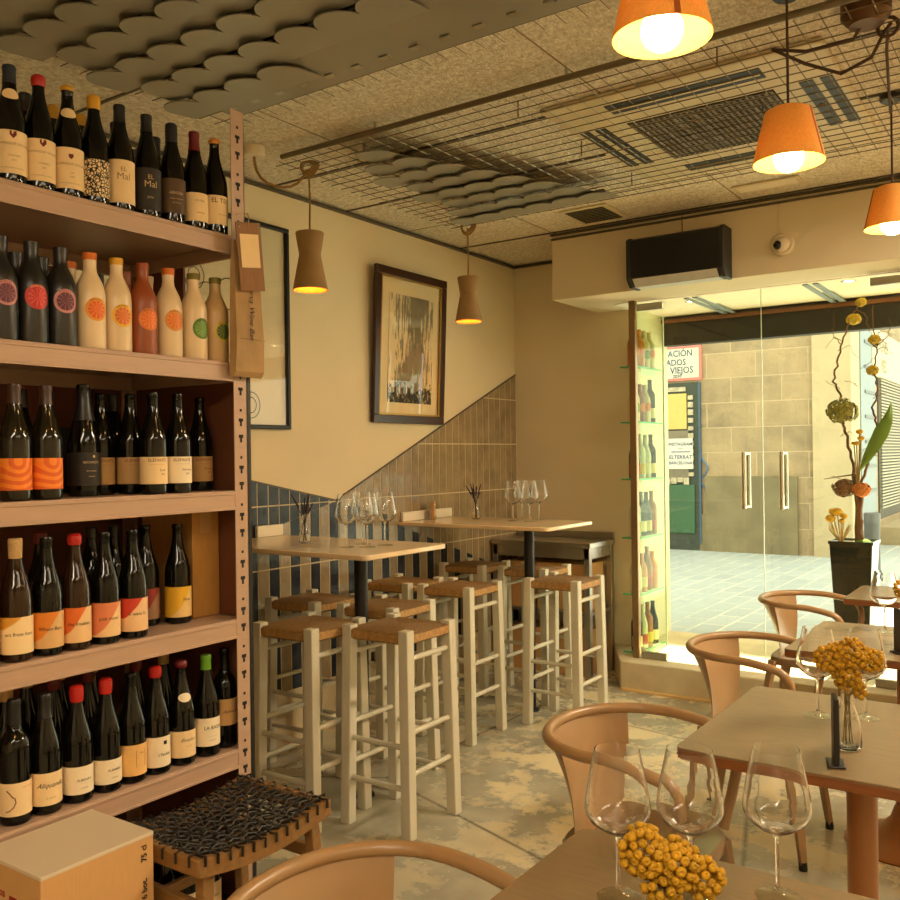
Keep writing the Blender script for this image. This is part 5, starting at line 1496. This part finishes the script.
tw = MB()
def tw_add(P, r0, r1, amp=.008):
    W = wig(P, amp); tw.tube(W, [r0 + (r1 - r0) * k / (len(W) - 1) for k in range(len(W))], 7)
tw_add([loc(-1.075, .93), loc(-1.072, 1.16), loc(-1.088, 1.36)], .024, .016, .002)
tw_add([loc(-1.06, .93), loc(-1.065, 1.1), loc(-1.05, 1.30)], .016, .012, .004)
tw_add([loc(-1.09, 1.25), loc(-1.11, 1.46), loc(-1.14, 1.62), loc(-1.165, 1.72), loc(-1.165, 1.84), loc(-1.205, 1.93), loc(-1.185, 2.05), loc(-1.145, 2.2), loc(-1.095, 2.33), loc(-1.04, 2.41)], .010, .004)
tw_add([loc(-1.06, 1.3), loc(-1.02, 1.42), loc(-.99, 1.55), loc(-.965, 1.66), loc(-.985, 1.76), loc(-.955, 1.86), loc(-.975, 1.98), loc(-.955, 2.12), loc(-.985, 2.25), loc(-.975, 2.38)], .009, .003)
tw_add([loc(-1.16, 2.16), loc(-1.21, 2.22), loc(-1.20, 2.35)], .003, .0015)
tw_add([loc(-1.07, 2.36), loc(-1.02, 2.33), loc(-1.0, 2.22)], .003, .002)
tw_add([loc(-.96, 2.12), loc(-.90, 2.18), loc(-.88, 2.25), loc(-.89, 2.29)], .003, .0015)
for k in range(16):
    z = rr.uniform(1.25, 2.2); x = rr.choice((-1.17, -1.16, -.97, -.98, -1.06)); sx = rr.choice((-1, 1))
    tw_add([loc(x, z), loc(x + sx * .05, z + .03), loc(x + sx * rr.uniform(.06, .12), z + rr.uniform(-.06, .08), rr.uniform(-.05, .05))], .002, .001, .012)
tw_add([loc(-1.06, 1.36), loc(-1.15, 1.345), loc(-1.27, 1.325)], .006, .002, .003)
obj('twigs', tw, TW, t)
lf = MB(); V = []; F = []
A = [(-1.055, 1.38, .004), (-1.02, 1.45, .028), (-.975, 1.53, .042), (-.935, 1.61, .048), (-.90, 1.68, .034), (-.885, 1.74, .016), (-.878, 1.79, .002)]
for x, z, w in A:
    V += [loc(x - w * .75, z + w * .5, -.03), loc(x, z, -.045), loc(x + w * .75, z - w * .5, -.03)]
for k in range(len(A) - 1):
    q = k * 3; F += [(q, q + 1, q + 4, q + 3), (q + 1, q + 2, q + 5, q + 4)]
lf.add(V, F); lf.add([(p[0], p[1] + .002, p[2]) for p in V], [f[::-1] for f in F])
obj('leaf', lf, mat('green_leaf', (110, 140, 50), .45, var=.2, vs=12), t, smooth=60)
def head(cx, cz, r, n, c, dy=0, petal=.016, name='bloom', flat=.8):
    h = MB()
    for k in range(n):
        zf = 1 - 2 * (k + .5) / n; aa = k * 2.39996; q = math.sqrt(1 - zf * zf)
        d = Vector((q * math.cos(aa), q * math.sin(aa), zf)); s = rr.uniform(.8, 1.1)
        p = Vector(loc(cx, cz, dy)) + Vector((d.x * r * s, d.y * r * s, d.z * r * flat * s))
        M = d.to_track_quat('Z', 'Y').to_matrix().to_4x4(); M.translation = p
        h.lathe([(0, -.004), (petal, .002), (petal * .9, .005), (0, .001)], 5, M)
    h.ball(loc(cx, cz, dy), r * .62, 12, 8, sq=(1, 1, flat))
    obj(name, h, c, t, smooth=30)
HY = mat('green_gold_hydrangea', (150, 136, 44), .7, var=.5, vs=30, c2=(96, 84, 26))
head(-1.16, 1.745, .088, 110, HY)
head(-1.155, 1.27, .062, 70, mat('rust_hydrangea', (120, 92, 34), .7, vs=30, c2=(110, 48, 26)))
head(-1.045, 1.262, .045, 60, mat('orange_bloom', (214, 120, 44), .7, var=.3), -.05)
head(-1.045, 2.405, .026, 22, mat('yellow_bloom', (206, 166, 30), .7, var=.4))
head(-1.085, 2.305, .036, 30, mat('yellow_bloom', (206, 166, 30), .7, var=.4))
head(-.972, 2.17, .030, 26, mat('yellow_bloom', (206, 166, 30), .7, var=.4))
head(-.985, 1.985, .030, 26, mat('yellow_bloom', (206, 166, 30), .7, var=.4))
bb = MB(); stq = MB()
for x, z, r in ((-1.058, 1.615, .022), (-1.050, 1.575, .022), (-1.075, 1.545, .018), (-1.090, 1.545, .016)):
    bb.ball(loc(x, z, -.02), r, 14, 9, sq=(1, 1, .7)); stq.tube([loc(x, z - .01, -.02), loc(-1.072, 1.2, -.01)], .004, 6)
for x, z, r in ((-1.225, 1.085, .030), (-1.185, 1.125, .032), (-1.212, 1.128, .024), (-1.148, 1.10, .022), (-1.16, 1.07, .018)):
    bb.ball(loc(x, z, -.05), r, 14, 9, sq=(1, 1, .8)); stq.tube([loc(x, z - .01, -.05), loc(-1.17, .90, -.02)], .003, 6)
obj('ball_flowers', bb, mat('golden_ball_flower', (222, 166, 40), .8, var=.3, vs=120), t, smooth=60)
for k in range(26):
    a_ = rr.uniform(0, 2 * PI); stq.tube([loc(-1.17, .93, -.03), loc(-1.175 + .065 * math.cos(a_), 1.0 + rr.uniform(.0, .06), -.03 + .05 * math.sin(a_))], .002, 5)
obj('dry_stems', stq, mat('straw_stem', (170, 140, 84), .8), t)

# ------------------------------------------------------------------ the street outside
def paving():
    m, nt, out = newmat('grey_street_paving')
    co = objco(nt)
    br = N(nt, 'ShaderNodeTexBrick'); br.offset = .5
    mp = N(nt, 'ShaderNodeMapping'); mp.inputs['Rotation'].default_value = (0, 0, PI / 2)
    nt.links.new(co, mp.inputs[0]); nt.links.new(mp.outputs[0], br.inputs['Vector'])
    br.inputs['Scale'].default_value = 1.0; br.inputs['Brick Width'].default_value = .42; br.inputs['Row Height'].default_value = .20; br.inputs['Mortar Size'].default_value = .009
    br.inputs['Color1'].default_value = lin((172, 182, 186)); br.inputs['Color2'].default_value = lin((150, 160, 166)); br.inputs['Mortar'].default_value = lin((222, 220, 200))
    col = mixc(nt, ramp(nt, noise(nt, 3, 5, co), .3, .7), br.outputs['Color'], lin((160, 172, 176)))
    principled(nt, out, col, .5, 0, .4)
    return m
struct(obj('road', MB().box(-25, 14, 6.46, 40, -.05, .16), paving(), smooth=0))
def stone():
    m, nt, out = newmat('stone_block_wall')
    co = objco(nt)
    mp = N(nt, 'ShaderNodeMapping'); mp.inputs['Rotation'].default_value = (PI / 2, 0, 0)
    sp = N(nt, 'ShaderNodeSeparateXYZ'); nt.links.new(co, sp.inputs[0])
    cb_ = N(nt, 'ShaderNodeCombineXYZ'); nt.links.new(math_node(nt, 'ADD', sp.outputs[0], sp.outputs[1]), cb_.inputs[0]); nt.links.new(sp.outputs[2], cb_.inputs[1])
    br = N(nt, 'ShaderNodeTexBrick'); br.offset = .5
    nt.links.new(cb_.outputs[0], br.inputs['Vector'])
    br.inputs['Scale'].default_value = 1.0; br.inputs['Brick Width'].default_value = .66; br.inputs['Row Height'].default_value = .335; br.inputs['Mortar Size'].default_value = .007
    br.inputs['Color1'].default_value = lin((150, 132, 104)); br.inputs['Color2'].default_value = lin((124, 110, 88)); br.inputs['Mortar'].default_value = lin((168, 152, 124))
    n = ramp(nt, noise(nt, 2.3, 7, co, .65), .35, .68)
    col = mixc(nt, math_node(nt, 'MULTIPLY', n, .6), br.outputs['Color'], lin((176, 156, 122)))
    principled(nt, out, col, .85, 0, .3, 0, noise(nt, 6, 8, co, .7), .6, .05)
    return m
STONE = stone()
YS = 12.1
bld = thing('street_building', 'stone block building across the street', 'building', (-12, YS, .16))
obj('wall', MB().box(-12, 9.72, 0, 20, 0, 13.5), STONE, bld, smooth=0)
obj('plinth', MB().box(7.9, 9.1, -.05, 0, 0, 1.02).box(7.62, 7.9, -.03, 0, 0, .5), mat('weathered_plinth', (124, 114, 86), .85, var=.35, vs=3), bld, smooth=0)
obj('corner_pillar', MB().box(9.30, 9.76, -.06, .5, 0, 13.5), mat('pale_corner_stone', (172, 158, 126), .8, var=.15, vs=2), bld, smooth=0)
wn = MB()
wn.box(9.72, 9.775, .50, 1.55, .3, 3.3)
sw = obj('side_window', wn, mat('pale_blue_shutters', (120, 132, 140), .6), bld, smooth=0)
bars = MB()
for k in range(9): bars.box(9.775, 9.79, .75, 1.55, .45 + .33 * k, .49 + .33 * k)
obj('bars', bars, mat('dark_window_bar', (98, 104, 106), .6), sw, smooth=0)
rs = MB()
for k in range(44): rs.box(9.735, 9.765, 2.1, 6.0, .5 + .045 * k, .525 + .045 * k)
rb = obj('roller_shutter', MB().box(9.72, 9.74, 2.0, 6.1, .35, 2.5), mat('dark_shutter_gap', (60, 54, 42), .7), bld, smooth=0)
obj('slats', rs, mat('pale_shutter_slat', (138, 130, 108), .5), rb, smooth=0)
obj('footing', MB().box(9.72, 10.1, 1.9, 12, 0, .25), mat('footing_stone', (160, 146, 116), .85), bld, smooth=0)
t = thing('shop_sign', 'white shop sign over the roller shutter on the side street', 'sign', (-2.27, 15.0, 2.80))
obj('board', MB().box(0, .06, -1.6, 2.2, -.26, .40), mat('white_sign_board', (178, 168, 142), .6), t, bevel=.01)
tx = MB(); flat_text(tx, 'FUNES', .26, facing(.062, -.75, .18, (0, 1, 0), (0, 0, 1)), 0, .004); flat_text(tx, 'VIES', .26, facing(.062, -.75, -.10, (0, 1, 0), (0, 0, 1)), 0, .004)
obj('lettering', tx, mat('faded_sign_ink', (124, 110, 84), .7), t, smooth=0)
# green street door with notices, and the sign over it
t = thing('street_door', 'dark green door plastered with notices in the stone wall across the street', 'door', (-4.72, YS - .001, .16))
obj('door_frame', MB().box(-.95, .53, -.03, 0, .0, 2.31), mat('dark_green_frame', (44, 56, 46), .6, var=.2), t, smooth=0)
obj('door_panel', MB().box(-.85, .47, -.05, -.0301, .23, .90), mat('green_door_paint', (46, 88, 56), .5, var=.2, vs=4), t, bevel=.01)
obj('window_panel', MB().box(-.80, .37, -.05, -.0301, 1.67, 2.16), mat('yellowed_pane', (190, 166, 92), .5, var=.1), t, smooth=0)
obj('grey_panel', MB().box(-.85, .39, -.05, -.0301, .95, 1.65), mat('grey_door_panel', (112, 104, 86), .6), t, smooth=0)
for k in range(11): obj('sticker', MB().box(.39, .46, -.055, -.0501 if k < 0 else -.0301, 1.02 + .105 * k, 1.02 + .105 * k + rr.uniform(.05, .09)), mat('pale_stickers', (190, 180, 150), .6, var=.5, vs=25), t, smooth=0)
for k in range(7): obj('sticker', MB().box(-.22 + .09 * k, -.15 + .09 * k + rr.uniform(0, .015), -.0545, -.0501, .90 + rr.uniform(.0, .04), 1.00), mat('pale_stickers', (190, 180, 150), .6, var=.5, vs=25), t, smooth=0)
obj('name_plate', MB().box(-.2, .36, -.055, -.0301, 2.19, 2.25), mat('pale_stickers', (190, 180, 150), .6, var=.5, vs=25), t, smooth=0)
obj('frame_edge', MB().box(.53, .56, -.04, .0, .1, 2.3), mat('blue_frame_edge', (58, 80, 100), .6), t, smooth=0)
t = thing('notice', 'white handwritten notice taped to the green door across the street', 'notice', (-4.43, YS - .056, 1.50))
obj('paper', MB().box(-.42, .165, -.004, 0, -.22, .20), mat('white_notice_paper', (206, 204, 190), .7), t, smooth=0)
tx = MB()
for st_, sz, z in (('INSTAGRAM', .062, .12), ('ELTERRAT', .072, -.06), ('BARCELONA', .058, -.14)): flat_text(tx, st_, sz, facing(-.01, -.0055, z, (1, 0, 0), (0, 0, 1)), .1, .0015)
tx.box(-.05, .03, -.0055, -.005, .055, .062); tx.box(-.14, .13, -.0055, -.005, .008, .022)
obj('lettering', tx, mat('blue_marker', (62, 76, 112), .7), t, smooth=0)
t = thing('street_sign', 'white sign with pink border and blue capitals above the green door', 'sign', (-4.62, YS - .001, 2.61))
obj('board', MB().box(-.75, .485, -.03, 0, -.11, .365), mat('pink_sign_border', (190, 110, 104), .6), t, smooth=0)
obj('face', MB().box(-.71, .445, -.034, -.0301, -.075, .33), mat('cream_sign_face', (206, 200, 172), .6), t, smooth=0)
tx = MB()
for st_, sz, x, z in (('ACIÓN', .125, .185, .262), ('ADOS', .120, .125, .140), ('VIEJOS', .130, .205, .030)): flat_text(tx, st_, sz, facing(x, -.036, z, (1, 0, 0), (0, 0, 1)) @ Matrix.Diagonal((.88, 1, 1, 1)), 0, .0025)
flat_text(tx, '2030', .062, facing(.14, -.036, -.048, (1, 0, 0), (0, 0, 1)), 0, .002)
obj('lettering', tx, mat('sign_blue', (40, 74, 112), .6), t, smooth=0)
gf = MB(); P = [(-4.12 + .05 * math.sin(k * .9), YS - .012, .85 + .05 * k) for k in range(14)]
gf.tube(P, .022, 5, flat=.3)
tag(obj('graffiti', gf, mat('blue_spray', (80, 120, 170), .7)), 'curling blue spray line on the wall beside the green door', 'graffiti')
t = thing('bollard', 'short dark bollard on the pavement behind the planter', 'bollard', (-1.687, 10.06, .16))
obj('post', MB().lathe([(0, 0), (.075, 0), (.075, .60), (.0, .60)], 24), mat('dark_bollard', (66, 68, 70), .5), t)
obj('cap', MB().lathe([(0, .601), (.08, .601), (.08, .69), (.07, .70), (0, .70)], 24), mat('bollard_cap', (78, 80, 82), .45), t)

# ------------------------------------------------------------------ light
W = bpy.data.worlds.new('sky'); SC.world = W; W.use_nodes = True
bg = W.node_tree.nodes['Background']
bg.inputs[0].default_value = (1.0, .93, .78, 1); bg.inputs[1].default_value = 1.25
sun = bpy.data.lights.new('sun', 'SUN'); sun.energy = 12.0; sun.angle = math.radians(.6); sun.color = (1.0, .87, .64)
so = bpy.data.objects.new('sun', sun); COL.objects.link(so)
d = Vector((.06, -.42, -.92)).normalized()           # travelling direction, from over the opposite roof into the entrance
so.rotation_euler = d.to_track_quat('-Z', 'Y').to_euler()

def strip_light(x, y, w, l, e):  # bare warm area light added as fill, with no fixture in the room
    a = bpy.data.lights.new('strip_light', 'AREA'); a.shape = 'RECTANGLE'; a.size = w; a.size_y = l; a.energy = e; a.color = (1.0, .84, .62)
    o = bpy.data.objects.new('strip_light', a); COL.objects.link(o); o.location = (x, y, 2.78)
strip_light(.2, -1.2, .3, 2.2, 26)
strip_light(1.5, .9, .3, 2.2, 9)
strip_light(.55, 4.3, .3, 1.5, 42)

# ------------------------------------------------------------------ camera
F_PX, ROLL, YAW = 900.0, .0131, math.radians(34.6)
cam = bpy.data.cameras.new('camera'); co = bpy.data.objects.new('camera', cam); COL.objects.link(co)
cam.sensor_width = 36; cam.sensor_fit = 'HORIZONTAL'; cam.lens = 36 * F_PX / 900
cam.shift_y = 6.0 / 900; cam.clip_start = .05; cam.clip_end = 200
co.matrix_world = Matrix.Translation((0, 0, 1.5)) @ Matrix.Rotation(YAW, 4, 'Z') @ Matrix.Rotation(PI / 2, 4, 'X') @ Matrix.Rotation(-ROLL, 4, 'Z')
SC.camera = co

SC.view_settings.view_transform = 'Standard'; SC.view_settings.look = 'None'
SC.view_settings.exposure = 1.56; SC.view_settings.gamma = 1.0
SC.view_settings.use_curve_mapping = False
SC.cycles.max_bounces = 12; SC.cycles.transparent_max_bounces = 24; SC.cycles.transmission_bounces = 12
SC.cycles.sample_clamp_indirect = 4.0
